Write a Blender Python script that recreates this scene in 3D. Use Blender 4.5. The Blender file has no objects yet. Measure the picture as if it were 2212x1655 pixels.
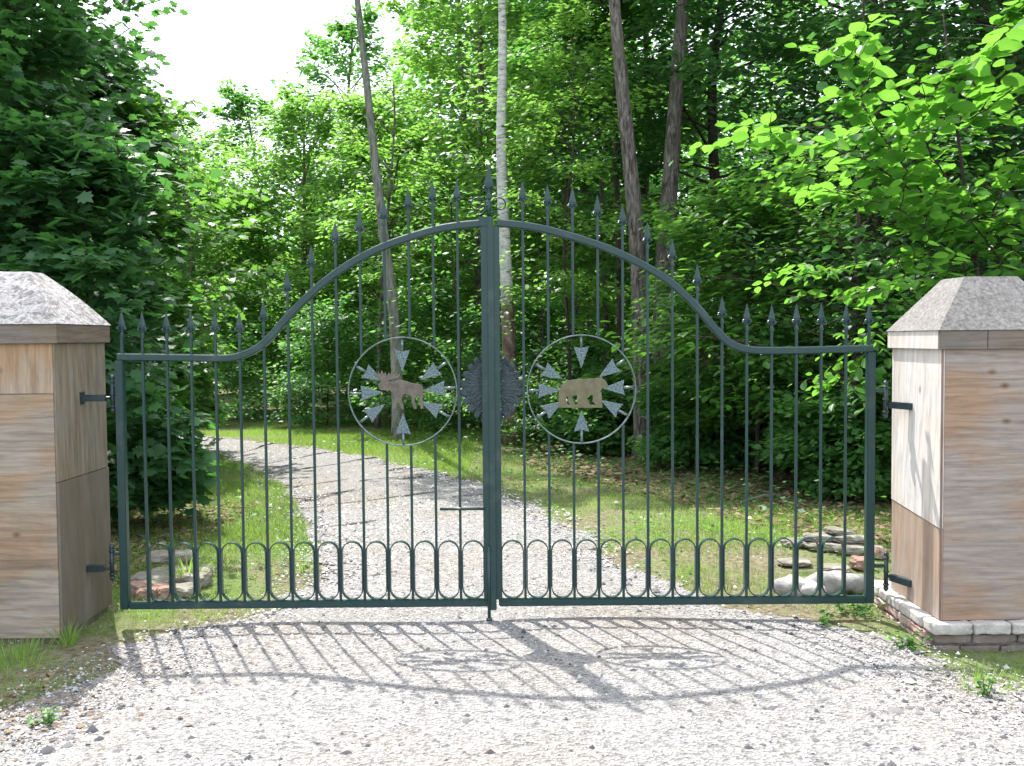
import bpy, math, random
import numpy as np
from mathutils import Vector, Matrix
random.seed(7); rng = np.random.default_rng(11)
S = bpy.context.scene; COL = S.collection
D2R = math.radians

# ------------------------------------------------------------------ camera
F_PX, H, PITCH, ROLL = 2200.0, 1.465, D2R(2.5), D2R(0.47)
Fv = Vector((0, math.cos(PITCH), -math.sin(PITCH)))
R0 = Vector((1, 0, 0)); U0 = Vector((0, math.sin(PITCH), math.cos(PITCH)))
Rv = R0*math.cos(ROLL) - U0*math.sin(ROLL)
Uv = R0*math.sin(ROLL) + U0*math.cos(ROLL)
def ray(px, py): return Fv + Rv*((px-1106)/F_PX) - Uv*((py-827.5)/F_PX)
def at(px, py, Y):                       # measured photo position -> metres, at a known distance
    d = ray(px, py); t = Y/d.y
    return Vector((0, 0, H)) + d*t
def gnd(px, py):
    d = ray(px, py); t = -H/d.z
    return Vector((0, 0, H)) + d*t
cam = bpy.data.cameras.new('camera'); co = bpy.data.objects.new('camera', cam); COL.objects.link(co)
m = Matrix((Rv, Uv, -Fv)).transposed().to_4x4(); m.translation = (0, 0, H); co.matrix_world = m
cam.sensor_width = 36; cam.lens = 36*F_PX/2212; cam.clip_end = 500; cam.clip_start = .05
S.camera = co

# ------------------------------------------------------------------ sun, sky
SUN = Vector((-.56, 1.26, 2.15)).normalized()
sl = bpy.data.lights.new('sun', 'SUN'); sl.energy = 4.8; sl.angle = D2R(.7); sl.color = (1, .965, .91)
so = bpy.data.objects.new('sun', sl); COL.objects.link(so)
so.rotation_euler = SUN.to_track_quat('Z', 'Y').to_euler()
W = bpy.data.worlds.new('World'); S.world = W; W.use_nodes = True
nt = W.node_tree; bg = nt.nodes['Background']
sky = nt.nodes.new('ShaderNodeTexSky'); sky.sky_type = 'NISHITA'; sky.sun_disc = False
sky.sun_elevation = math.asin(SUN.z); sky.sun_rotation = math.atan2(SUN.x, SUN.y)
sky.dust_density = 4.0; sky.air_density = 1.0
cl = nt.nodes.new('ShaderNodeMix'); cl.data_type = 'RGBA'
cl.inputs['Factor'].default_value = .75
cl.inputs[7].default_value = (8.2, 8.8, 9.8, 1)
nt.links.new(sky.outputs[0], cl.inputs[6]); nt.links.new(cl.outputs[2], bg.inputs[0])
bg.inputs[1].default_value = .145
S.view_settings.view_transform = 'Standard'; S.view_settings.look = 'None'
S.view_settings.exposure = 1.1; S.view_settings.gamma = 1
S.render.engine = 'CYCLES'

# ------------------------------------------------------------------ mesh helpers
class MB:
    def __init__(s): s.v = []; s.f = []
    def add(s, vs, fs):
        o = len(s.v); s.v += [tuple(p) for p in vs]; s.f += [tuple(i+o for i in f) for f in fs]; return s
    def box(s, x0, x1, y0, y1, z0, z1, b=0.0):
        if b <= 0:
            vs = [(x0,y0,z0),(x1,y0,z0),(x1,y1,z0),(x0,y1,z0),(x0,y0,z1),(x1,y0,z1),(x1,y1,z1),(x0,y1,z1)]
            return s.add(vs, [(0,3,2,1),(4,5,6,7),(0,1,5,4),(1,2,6,5),(2,3,7,6),(3,0,4,7)])
        import bmesh
        bm = bmesh.new(); bmesh.ops.create_cube(bm, size=1)
        for v in bm.verts: v.co = Vector(((x0+x1)/2+v.co.x*(x1-x0), (y0+y1)/2+v.co.y*(y1-y0), (z0+z1)/2+v.co.z*(z1-z0)))
        bmesh.ops.bevel(bm, geom=bm.edges[:], offset=b, segments=2, affect='EDGES')
        s.bm(bm); bm.free(); return s
    def bm(s, bm, M=None):
        bm.verts.index_update()
        s.add([(M @ v.co) if M else v.co for v in bm.verts], [[v.index for v in f.verts] for f in bm.faces])
    def tube(s, pts, rad, n=8, cap=True):
        pts = [Vector(p) for p in pts]; k = len(pts)
        if not hasattr(rad, '__len__'): rad = [rad]*k
        vs = []; ref = None
        for i, p in enumerate(pts):
            t = (pts[min(i+1,k-1)] - pts[max(i-1,0)])
            if t.length < 1e-9: t = Vector((0,0,1))
            t.normalize()
            if ref is None:
                ref = t.orthogonal().normalized()
            else:
                ref = (ref - t*ref.dot(t))
                ref = ref.normalized() if ref.length > 1e-6 else t.orthogonal().normalized()
            b = t.cross(ref)
            for j in range(n):
                a = 2*math.pi*j/n; vs.append(p + (ref*math.cos(a)+b*math.sin(a))*rad[i])
        fs = [(i*n+j, i*n+(j+1)%n, (i+1)*n+(j+1)%n, (i+1)*n+j) for i in range(k-1) for j in range(n)]
        if cap: fs += [tuple(range(n))[::-1], tuple((k-1)*n+j for j in range(n))]
        return s.add(vs, fs)
    def strip(s, path, w, y0, y1, closed=False, ch=0.0):     # rectangular bar swept along an (x,z) path
        k = len(path); vs = []; h = w/2
        if ch: sec = [(h,y0+ch),(h-ch,y0),(-h+ch,y0),(-h,y0+ch),(-h,y1-ch),(-h+ch,y1),(h-ch,y1),(h,y1-ch)]
        else: sec = [(h,y0),(-h,y0),(-h,y1),(h,y1)]
        c = len(sec)
        for i, (x, z) in enumerate(path):
            a = path[(i-1) % k] if closed else path[max(i-1, 0)]
            b = path[(i+1) % k] if closed else path[min(i+1, k-1)]
            tx, tz = b[0]-a[0], b[1]-a[1]; l = math.hypot(tx, tz) or 1
            nx, nz = -tz/l, tx/l
            vs += [(x+nx*u, y, z+nz*u) for u, y in sec]
        m = k if closed else k-1
        fs = []
        for i in range(m):
            a, b = i*c, ((i+1) % k)*c
            for j in range(c): fs.append((a+j, a+(j+1)%c, b+(j+1)%c, b+j))
        if not closed: fs += [tuple(range(c))[::-1], tuple((k-1)*c+j for j in range(c))]
        return s.add(vs, fs)
    def plate(s, pts, y0, y1):                       # (x,z) outline -> slab
        n = len(pts)
        vs = [(x,y0,z) for x,z in pts] + [(x,y1,z) for x,z in pts]
        return s.add(vs, [tuple(range(n)), tuple(range(2*n-1, n-1, -1))] + [(i, n+i, n+(i+1)%n, (i+1)%n) for i in range(n)])
    def ball(s, c, r, seg=10, rings=6, sc=(1,1,1)):
        c = Vector(c); vs = [c+Vector((0,0,r*sc[2]))]
        for i in range(1, rings):
            a = math.pi*i/rings
            for j in range(seg):
                b = 2*math.pi*j/seg
                vs.append(c+Vector((r*sc[0]*math.sin(a)*math.cos(b), r*sc[1]*math.sin(a)*math.sin(b), r*sc[2]*math.cos(a))))
        vs.append(c-Vector((0,0,r*sc[2]))); e = len(vs)-1
        fs = [(0, 1+j, 1+(j+1)%seg) for j in range(seg)]
        for i in range(rings-2):
            for j in range(seg):
                a = 1+i*seg; fs.append((a+j, a+seg+j, a+seg+(j+1)%seg, a+(j+1)%seg))
        a = 1+(rings-2)*seg
        fs += [(a+j, e, a+(j+1)%seg) for j in range(seg)]
        return s.add(vs, fs)
    def build(s, name, mat, parent=None, smooth=False, **tags):
        me = bpy.data.meshes.new(name); me.from_pydata(s.v, [], s.f); me.validate(); me.update()
        if smooth: me.shade_smooth()
        me.materials.append(mat)
        return link(name, me, parent, **tags)
def link(name, me, parent=None, **tags):
    o = bpy.data.objects.new(name, me); COL.objects.link(o)
    if parent is not None: 
        o.parent = parent
        o.matrix_parent_inverse = Matrix.Translation(-parent.location)
    for k, v in tags.items(): o[k] = v
    return o
def thing(name, label, cat, loc=(0,0,0), group=None):
    o = bpy.data.objects.new(name, None); COL.objects.link(o); o.location = loc; o.empty_display_size = .1
    o['label'] = label; o['category'] = cat
    if group: o['group'] = group
    return o
def np_mesh(name, V, faces_flat, loop_start, loop_total, mat, tint=None, parent=None, smooth=False, **tags):
    me = bpy.data.meshes.new(name)
    me.vertices.add(len(V)); me.vertices.foreach_set('co', np.ascontiguousarray(V, dtype=np.float32).ravel())
    me.loops.add(len(faces_flat)); me.loops.foreach_set('vertex_index', faces_flat.astype(np.int32))
    me.polygons.add(len(loop_start)); me.polygons.foreach_set('loop_start', loop_start.astype(np.int32))
    try: me.polygons.foreach_set('loop_total', loop_total.astype(np.int32))
    except Exception: pass
    if tint is not None:
        a = me.attributes.new('tint', 'FLOAT', 'POINT'); a.data.foreach_set('value', tint.astype(np.float32))
    me.update(calc_edges=True)
    if smooth: me.shade_smooth()
    me.materials.append(mat)
    return link(name, me, parent, **tags)

# ------------------------------------------------------------------ materials
def mat(name, rough=.8, spec=.3, metal=0.0):
    m = bpy.data.materials.new(name); m.use_nodes = True
    b = m.node_tree.nodes['Principled BSDF']
    b.inputs['Roughness'].default_value = rough; b.inputs['Specular IOR Level'].default_value = spec; b.inputs['Metallic'].default_value = metal
    return m, m.node_tree, b
def N(nt, t, **kw):
    n = nt.nodes.new(t)
    for k, v in kw.items(): setattr(n, k, v)
    return n
def noise(nt, scale, detail=6, rough=.6, stretch=None, coord='Object', dist=0.0):
    tc = N(nt, 'ShaderNodeTexCoord'); mp = N(nt, 'ShaderNodeMapping')
    nt.links.new(tc.outputs[coord], mp.inputs[0])
    if stretch: mp.inputs['Scale'].default_value = stretch
    n = N(nt, 'ShaderNodeTexNoise'); n.inputs['Scale'].default_value = scale; n.inputs['Detail'].default_value = detail
    n.inputs['Roughness'].default_value = rough; n.inputs['Distortion'].default_value = dist
    nt.links.new(mp.outputs[0], n.inputs['Vector']); return n, mp
def ramp(nt, src, stops):
    r = N(nt, 'ShaderNodeValToRGB'); e = r.color_ramp.elements
    while len(e) < len(stops): e.new(.5)
    for i, (p, c) in enumerate(stops): e[i].position = p; e[i].color = (*c, 1)
    nt.links.new(src, r.inputs[0]); return r
def mix(nt, fac, a, b, mode='MIX'):
    x = N(nt, 'ShaderNodeMix'); x.data_type = 'RGBA'; x.blend_type = mode
    for s, v in ((0, fac), (6, a), (7, b)):
        if isinstance(v, bpy.types.NodeSocket): nt.links.new(v, x.inputs[s])
        elif s == 0: x.inputs[0].default_value = v
        else: x.inputs[s].default_value = (*v, 1)
    return x.outputs[2]
def bump(nt, b, src, strength, dist=.01):
    n = N(nt, 'ShaderNodeBump'); n.inputs['Strength'].default_value = strength; n.inputs['Distance'].default_value = dist
    nt.links.new(src, n.inputs['Height']); nt.links.new(n.outputs[0], b.inputs['Normal'])

def leaf_mat(name, dark, light, trans, tf=.5, rough=.46):
    m, nt, b = mat(name, rough, .38)
    at_ = N(nt, 'ShaderNodeAttribute'); at_.attribute_name = 'tint'
    c = ramp(nt, at_.outputs['Fac'], [(0, dark), (.85, light), (1, tuple(min(1, x*1.35+.03) for x in light))])
    nt.links.new(c.outputs[0], b.inputs['Base Color'])
    tr = N(nt, 'ShaderNodeBsdfTranslucent')
    t2 = ramp(nt, at_.outputs['Fac'], [(0, tuple(x*.6 for x in trans)), (1, trans)])
    nt.links.new(t2.outputs[0], tr.inputs[0])
    ms = N(nt, 'ShaderNodeMixShader'); ms.inputs[0].default_value = tf
    nt.links.new(b.outputs[0], ms.inputs[1]); nt.links.new(tr.outputs[0], ms.inputs[2])
    nt.links.new(ms.outputs[0], nt.nodes['Material Output'].inputs[0]); return m
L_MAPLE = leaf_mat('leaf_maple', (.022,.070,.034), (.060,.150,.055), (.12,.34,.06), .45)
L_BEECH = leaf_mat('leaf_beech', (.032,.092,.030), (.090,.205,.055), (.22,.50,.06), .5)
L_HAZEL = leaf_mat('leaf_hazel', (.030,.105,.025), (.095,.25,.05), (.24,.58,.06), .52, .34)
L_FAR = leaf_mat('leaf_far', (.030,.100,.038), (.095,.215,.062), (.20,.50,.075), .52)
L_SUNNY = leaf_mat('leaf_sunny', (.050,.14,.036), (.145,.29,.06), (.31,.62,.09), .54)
L_GRASS = leaf_mat('leaf_grass', (.09,.18,.035), (.22,.33,.08), (.36,.56,.09), .5, .6)
L_LITTER = leaf_mat('leaf_litter', (.10,.065,.04), (.26,.18,.11), (.22,.13,.06), .2, .8)

def bark_mat(name, c1, c2, c3, s=1.0):
    m, nt, b = mat(name, .9, .2)
    n, mp = noise(nt, 22*s, 8, .65, (1,1,.22), dist=.6)
    n2, _ = noise(nt, 3, 3)
    c = ramp(nt, n.outputs[0], [(.36, c1), (.5, c2), (.64, c3)])
    lr = ramp(nt, n2.outputs[0], [(.45, (0,0,0)), (.75, (.8,.8,.8))])
    o = mix(nt, lr.outputs[0], c.outputs[0], (c2[0]*1.1, c2[1]*1.25, c2[2]*1.15))
    nt.links.new(o, b.inputs['Base Color']); bump(nt, b, n.outputs[0], 1.0, .06); return m
BARK = bark_mat('bark_grey_brown', (.035,.030,.026), (.15,.13,.115), (.30,.275,.25), 1.3)
BARK_G = bark_mat('bark_grey', (.10,.10,.085), (.24,.235,.21), (.36,.355,.33))
BARK_D = bark_mat('bark_dark', (.022,.017,.014), (.06,.047,.04), (.10,.08,.07))
def birch_mat():
    m, nt, b = mat('bark_birch', .6, .3)
    n, _ = noise(nt, 5, 6, .7, (1.4,1.4,4.5), dist=.8)
    n3, _ = noise(nt, 2.2, 3, .6, (1,1,1))
    w = ramp(nt, n.outputs[0], [(.36, (.07,.06,.055)), (.43, (.42,.41,.385)), (.60, (.66,.66,.63))])
    f, _ = noise(nt, 12, 6, .7, (1,1,.5))
    br = ramp(nt, f.outputs[0], [(.35, (.07,.045,.035)), (.55, (.20,.14,.11)), (.7, (.38,.30,.26))])
    tc = N(nt, 'ShaderNodeTexCoord'); sx = N(nt, 'ShaderNodeSeparateXYZ'); nt.links.new(tc.outputs['Object'], sx.inputs[0])
    ma = N(nt, 'ShaderNodeMath', operation='MULTIPLY_ADD'); nt.links.new(n3.outputs[0], ma.inputs[0]); ma.inputs[1].default_value = 1.2
    nt.links.new(sx.outputs[2], ma.inputs[2])
    mr = N(nt, 'ShaderNodeMapRange'); nt.links.new(ma.outputs[0], mr.inputs[0])
    mr.inputs[1].default_value = 2.55; mr.inputs[2].default_value = 2.9
    o = mix(nt, mr.outputs[0], br.outputs[0], w.outputs[0])
    nt.links.new(o, b.inputs['Base Color']); bump(nt, b, f.outputs[0], .6, .02); return m
BIRCH = birch_mat()

def gate_mat():
    m, nt, b = mat('painted_iron', .34, .38, .0)
    n, _ = noise(nt, 30, 5); n2, _ = noise(nt, 4, 3)
    c = ramp(nt, n2.outputs[0], [(.35, (.009,.034,.031)), (.65, (.012,.034,.038))])
    o = mix(nt, n.outputs[0], c.outputs[0], (.016,.046,.045))
    n3, _ = noise(nt, 11, 7, .75); rs_ = ramp(nt, n3.outputs[0], [(.60, (0,0,0)), (.70, (1,1,1))])
    mlt = N(nt, 'ShaderNodeMath', operation='MULTIPLY'); nt.links.new(rs_.outputs[0], mlt.inputs[0]); mlt.inputs[1].default_value = .55
    o = mix(nt, mlt.outputs[0], o, (.085,.072,.062))
    n5, _ = noise(nt, 6, 6, .7); ds = ramp(nt, n5.outputs[0], [(.55, (0,0,0)), (.8, (1,1,1))])
    o = mix(nt, ds.outputs[0], o, (.05,.075,.074))
    nt.links.new(o, b.inputs['Base Color']); bump(nt, b, n.outputs[0], .3, .002)
    r = N(nt, 'ShaderNodeMapRange'); nt.links.new(n.outputs[0], r.inputs[0]); r.inputs[3].default_value = .22; r.inputs[4].default_value = .45
    nt.links.new(r.outputs[0], b.inputs['Roughness']); return m
IRON = gate_mat()
def hammered(name, c1, c2, scale, st, rough=.4, metal=.6):
    m, nt, b = mat(name, rough, .5, metal)
    n, _ = noise(nt, scale, 4)
    c = ramp(nt, n.outputs[0], [(.35, c1), (.65, c2)]); nt.links.new(c.outputs[0], b.inputs['Base Color'])
    bump(nt, b, n.outputs[0], st, .006); return m
HAMMER = hammered('hammered_steel', (.04,.065,.07), (.20,.27,.29), 130, 1.0)
RING = hammered('bare_steel', (.08,.12,.12), (.17,.22,.22), 40, .2, .3, .5)
BRONZE = hammered('aged_bronze', (.085,.072,.058), (.145,.125,.10), 25, .3, .5, .3)
BRONZE2 = hammered('olive_bronze', (.10,.092,.052), (.15,.138,.085), 25, .3, .5, .3)
SUNB = hammered('hammered_painted_iron', (.010,.024,.028), (.022,.042,.050), 95, 1.0, .36, .0)
HINGE = hammered('hinge_iron', (.020,.035,.036), (.035,.055,.065), 30, .3, .4, .2)

def wood_mat(name, axis, c1, c2, c3, knots=True, stain=None, contrast=1.0):
    """axis: the direction the grain runs along (0=x or y, 2=z)."""
    m, nt, b = mat(name, .85, .2)
    st = (.55,.55,9) if axis == 0 else (9,9,.45)
    n, _ = noise(nt, 3.2, 8, .62, st, dist=1.1)
    n2, _ = noise(nt, 1.6, 4, .55, (1,1,2.2) if axis == 0 else (2,2,1))
    n4, _ = noise(nt, 14, 5, .7, (.4,.4,7) if axis == 0 else (7,7,.4))
    c = ramp(nt, n.outputs[0], [(.22, c1), (.5, c2), (.78, c3)])
    o = mix(nt, .30*contrast, c.outputs[0], n4.outputs[0], 'OVERLAY')
    tw = N(nt, 'ShaderNodeTexCoord'); mw = N(nt, 'ShaderNodeMapping'); nt.links.new(tw.outputs['Object'], mw.inputs[0])
    mw.inputs['Scale'].default_value = (.35,.35,1.6) if axis == 0 else (1.6,1.6,.25)
    wv = N(nt, 'ShaderNodeTexWave'); wv.bands_direction = 'Z' if axis == 0 else 'DIAGONAL'
    wv.inputs['Scale'].default_value = 5.0; wv.inputs['Distortion'].default_value = 9; wv.inputs['Detail'].default_value = 4
    wv.inputs['Detail Scale'].default_value = 1.3; wv.inputs['Detail Roughness'].default_value = .6
    nt.links.new(mw.outputs[0], wv.inputs['Vector'])
    wr = ramp(nt, wv.outputs['Fac'], [(.0, (.62,.55,.50)), (.35, (.92,.90,.88)), (1, (1,1,1))])
    o = mix(nt, .38*contrast, o, wr.outputs[0], 'MULTIPLY')
    g = ramp(nt, n2.outputs[0], [(.42, (1,1,1)), (.56, stain or (1.0,.80,.62))])
    o = mix(nt, .9, o, g.outputs[0], 'MULTIPLY')
    n6, _ = noise(nt, 4.5, 6, .7, (.6,.6,1.6) if axis == 0 else (1.6,1.6,.6), dist=1.5)
    g2 = ramp(nt, n6.outputs[0], [(.30, (.74,.76,.80)), (.52, (1,1,1)), (.66, (1.06,1.0,.92))])
    o = mix(nt, .7*min(1,contrast+.2), o, g2.outputs[0], 'MULTIPLY')
    if knots:
        tc = N(nt, 'ShaderNodeTexCoord'); mp = N(nt, 'ShaderNodeMapping'); nt.links.new(tc.outputs['Object'], mp.inputs[0])
        mp.inputs['Scale'].default_value = (1,1,1.5) if axis == 0 else (1.5,1.5,1)
        v = N(nt, 'ShaderNodeTexVoronoi'); v.inputs['Scale'].default_value = 4.0; nt.links.new(mp.outputs[0], v.inputs['Vector'])
        k = ramp(nt, v.outputs['Distance'], [(.015, (.16,.09,.06)), (.035, (.55,.40,.30)), (.12, (1,1,1))])
        o = mix(nt, .9, o, k.outputs[0], 'MULTIPLY')
    nt.links.new(o, b.inputs['Base Color']); bump(nt, b, n4.outputs[0], .4, .004); return m
W_FRONT_R = wood_mat('plywood_horizontal_grain', 0, (.20,.168,.15), (.285,.242,.215), (.35,.315,.285), stain=(1.05,.82,.62))
W_FRONT_L = wood_mat('plywood_weathered_grain', 0, (.16,.138,.118), (.275,.235,.197), (.35,.312,.268), stain=(1.0,.80,.62))
W_VERT_L = wood_mat('plywood_vertical_boards', 2, (.22,.175,.13), (.31,.255,.197), (.38,.325,.258))
W_SIDE_L = wood_mat('plywood_greenish_weathered', 2, (.12,.105,.082), (.20,.175,.138), (.26,.235,.19), stain=(.95,.88,.75), knots=False)
W_SIDE_L2 = wood_mat('plywood_smooth_brown', 2, (.125,.108,.088), (.15,.13,.106), (.175,.155,.13), stain=(.9,.86,.78), knots=False, contrast=.4)
W_SIDE_R = wood_mat('plywood_bleached', 2, (.50,.475,.45), (.62,.60,.58), (.70,.69,.68), stain=(.95,.90,.85))
W_SIDE_R2 = wood_mat('plywood_tan', 2, (.27,.215,.175), (.345,.285,.24), (.40,.345,.30), knots=False, stain=(1.0,.88,.78), contrast=.7)
W_BAND = wood_mat('band_board_grey', 0, (.105,.092,.080), (.165,.145,.125), (.215,.19,.168), knots=False, stain=(.92,.82,.72))
W_TRIM = wood_mat('corner_strip', 2, (.13,.10,.10), (.20,.16,.16), (.26,.22,.21), knots=False)
def cap_mat(name, base, lo, hi):
    m, nt, b = mat(name, .9, .2)
    n, _ = noise(nt, 60, 6, .75); n2, _ = noise(nt, 9, 6, .7, (1,1,3), dist=1.5)
    c = ramp(nt, n.outputs[0], [(.35, lo), (.6, base)])
    d = ramp(nt, n2.outputs[0], [(.40, hi), (.52, (1,1,1))])
    o = mix(nt, .8, c.outputs[0], d.outputs[0], 'MULTIPLY')
    nt.links.new(o, b.inputs['Base Color']); bump(nt, b, n.outputs[0], .7, .006); return m
CAP_L = cap_mat('cap_weathered_flaking', (.42,.405,.40), (.18,.17,.165), (.34,.31,.30))
CAP_R = cap_mat('cap_rough_board', (.25,.238,.225), (.11,.103,.097), (.78,.76,.74))

def stone_mat(name, c1, c2, c3, scale=9, st=.6):
    m, nt, b = mat(name, .9, .2)
    n, _ = noise(nt, scale, 8, .7); n2, _ = noise(nt, scale*6, 4, .7)
    c = ramp(nt, n.outputs[0], [(.3, c1), (.5, c2), (.7, c3)])
    o = mix(nt, .35, c.outputs[0], n2.outputs[0], 'OVERLAY')
    nt.links.new(o, b.inputs['Base Color']); bump(nt, b, n.outputs[0], st, .02); return m
ST_PALE = stone_mat('pale_boulder', (.18,.172,.165), (.30,.29,.275), (.40,.39,.375))
ST_FLAT = stone_mat('flat_fieldstone', (.11,.10,.08), (.20,.185,.15), (.31,.29,.245))
ST_BRICK = stone_mat('broken_brick', (.20,.11,.085), (.30,.18,.14), (.38,.31,.27))
ST_LEDGE = stone_mat('ledge_stone', (.30,.28,.26), (.44,.41,.38), (.52,.49,.46), 14)
ST_BASE = stone_mat('old_brick_base', (.13,.10,.09), (.20,.165,.15), (.28,.25,.23), 6)
MORTAR = stone_mat('mortar', (.16,.15,.14), (.24,.23,.21), (.32,.30,.28), 30)

def gravel_mat():
    m, nt, b = mat('gravel', .95, .15)
    tc = N(nt, 'ShaderNodeTexCoord')
    v = N(nt, 'ShaderNodeTexVoronoi'); v.inputs['Scale'].default_value = 62; nt.links.new(tc.outputs['Object'], v.inputs['Vector'])
    v2 = N(nt, 'ShaderNodeTexVoronoi'); v2.inputs['Scale'].default_value = 24; nt.links.new(tc.outputs['Object'], v2.inputs['Vector'])
    n, _ = noise(nt, .55, 6, .6); n2, _ = noise(nt, 7, 8, .75); n3, _ = noise(nt, 180, 3, .7)
    sp = N(nt, 'ShaderNodeSeparateColor'); nt.links.new(v.outputs['Color'], sp.inputs[0])
    c = ramp(nt, sp.outputs[0], [(0, (.05,.05,.057)), (.2, (.11,.11,.115)), (.34,(.213,.206,.202)), (.65, (.302,.291,.280)), (1, (.41,.395,.378))])
    fine = ramp(nt, n3.outputs[0], [(.35, (.175,.168,.163)), (.65, (.385,.368,.350))])
    o = mix(nt, n2.outputs[0], c.outputs[0], fine.outputs[0])
    pt = ramp(nt, n.outputs[0], [(.46, (1,1,1)), (.66, (.92,.82,.70))])
    o = mix(nt, .8, o, pt.outputs[0], 'MULTIPLY')
    nt.links.new(o, b.inputs['Base Color'])
    h = mix(nt, .6, n2.outputs[0], v.outputs['Distance'], 'MIX')
    bump(nt, b, h, 1.0, .03); return m
GRAVEL = gravel_mat()
def soil_mat():
    m, nt, b = mat('soil', .95, .1)
    n, _ = noise(nt, 1.1, 6); n2, _ = noise(nt, 28, 6, .75)
    c = ramp(nt, n2.outputs[0], [(.32, (.075,.055,.035)), (.5, (.19,.16,.105)), (.7, (.31,.28,.20))])
    g = ramp(nt, n2.outputs[0], [(.3, (.07,.12,.03)), (.7, (.20,.25,.09))])
    f = ramp(nt, n.outputs[0], [(.42, (0,0,0)), (.58, (1,1,1))])
    o = mix(nt, f.outputs[0], c.outputs[0], g.outputs[0])
    nt.links.new(o, b.inputs['Base Color']); bump(nt, b, n2.outputs[0], .9, .03); return m
SOIL = soil_mat()
def pebble_mat():
    m, nt, b = mat('pebble', .9, .2)
    a = N(nt, 'ShaderNodeAttribute'); a.attribute_name = 'tint'
    c = ramp(nt, a.outputs['Fac'], [(0, (.05,.05,.058)), (.22, (.13,.127,.13)), (.5, (.31,.305,.30)), (1, (.50,.49,.475))])  # dark tints also stand in for small shadows between the stones
    n, _ = noise(nt, 150, 3)
    o = mix(nt, .3, c.outputs[0], n.outputs[0], 'OVERLAY')
    nt.links.new(o, b.inputs['Base Color']); return m
PEBBLE = pebble_mat()

# ------------------------------------------------------------------ leaf clouds
def tmpl(kind):
    if kind == 'far':
        v = [(0,0,0),(.42,.34,-.05),(1,0,-.12),(.42,-.34,-.05)]; f = [(0,3,2),(0,2,1)]
    elif kind == 'ovate':
        v = [(0,0,0),(1,0,-.16)]; prof = [(.10,.16),(.30,.31),(.55,.34),(.78,.23),(.92,.08)]
        for sgn in (1,-1):
            v += [(x, sgn*y, .10*abs(y) - .16*x*x) for x, y in prof]
        f = [(0,1,6,5,4,3,2), (0,7,8,9,10,11,1)]
    elif kind == 'maple':
        half = [(.02,.10),(-.06,.34),(.16,.30),(.30,.56),(.42,.36),(.62,.40),(.66,.17),(1.0,.0)]
        v = [(0,0,0)] + [(x,y,-.10*abs(y)-.12*x*x) for x,y in half] + [(x,-y,-.10*abs(y)-.12*x*x) for x,y in half[:-1]]
        f = [(0,8,7,6,5,4,3,2,1), (0,9,10,11,12,13,14,15,8)]
    elif kind == 'blade':
        v = [(0,.5,0),(0,-.5,0),(.55,.35,.04),(.55,-.35,.04),(1,0,.2)]; f = [(0,1,3,2),(2,3,4)]
    return np.array(v, float), f
def norm(a): return a/np.maximum(np.linalg.norm(a, axis=1, keepdims=True), 1e-9)
def leaves(name, P, A, Nn, size, shape, material, parent=None, wscale=1.0, tint=None, **tags):
    T, F = tmpl(shape); n = len(P)
    A = norm(A); Nn = norm(Nn - A*np.sum(A*Nn, axis=1, keepdims=True)); B = np.cross(Nn, A)
    s = size[:, None, None]
    V = P[:, None, :] + s*(A[:, None, :]*T[None, :, 0:1] + B[:, None, :]*T[None, :, 1:2]*wscale + Nn[:, None, :]*T[None, :, 2:3])
    k = len(T); V = V.reshape(-1, 3)
    tot = np.array([len(f) for f in F]); flat = np.concatenate([np.array(f) for f in F])
    off = (np.arange(n)*k)[:, None]
    loops = (flat[None, :] + off).ravel(); totals = np.tile(tot, n); starts = np.concatenate([[0], np.cumsum(totals)[:-1]])
    if tint is None: tint = rng.random(n)
    return np_mesh(name, V, loops, starts, totals, material, np.repeat(tint, k), parent, **tags)

# places the sun reaches in the photograph: (x0,x1,y0,y1,z, share of the leaves in the way that is pruned)
LIT = [(-4.2,-2.7,7,8.8,1.3,.5), (-4.9,-3.4,12,13.2,3.0,.8), (-3.6,3.6,1.5,5.2,0,.99), (-2.2,3.2,5.2,8.6,0,.97), (-3.6,1.2,11.0,14.5,0,.85), (-8,-3.4,14,18,0,.8), (1.3,4.4,6.4,8.8,2.5,.95), (-3.2,-1,6.8,12,0,.85),
       (1.5,2.7,4.6,5.6,1.4,1.0), (-3.0,-1.8,4.8,5.8,1.7,1.0), (1.4,3.8,8.0,10.2,2.4,.92), (-2.3,2.0,5.1,5.4,1.6,1.0)]
sx, sy = SUN.x/SUN.z, SUN.y/SUN.z
def sunprune(P, zones=None):
    keep = np.ones(len(P), bool); r = rng.random(len(P))
    for x0,x1,y0,y1,z,p in (zones or LIT):
        dz = P[:,2]-z; qx = P[:,0]-sx*dz; qy = P[:,1]-sy*dz
        inside = (qx>x0)&(qx<x1)&(qy>y0)&(qy<y1)&(dz>(.25 if 1.15 <= z <= 1.75 else .9))
        keep &= ~(inside & (r < p))
    return keep

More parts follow.
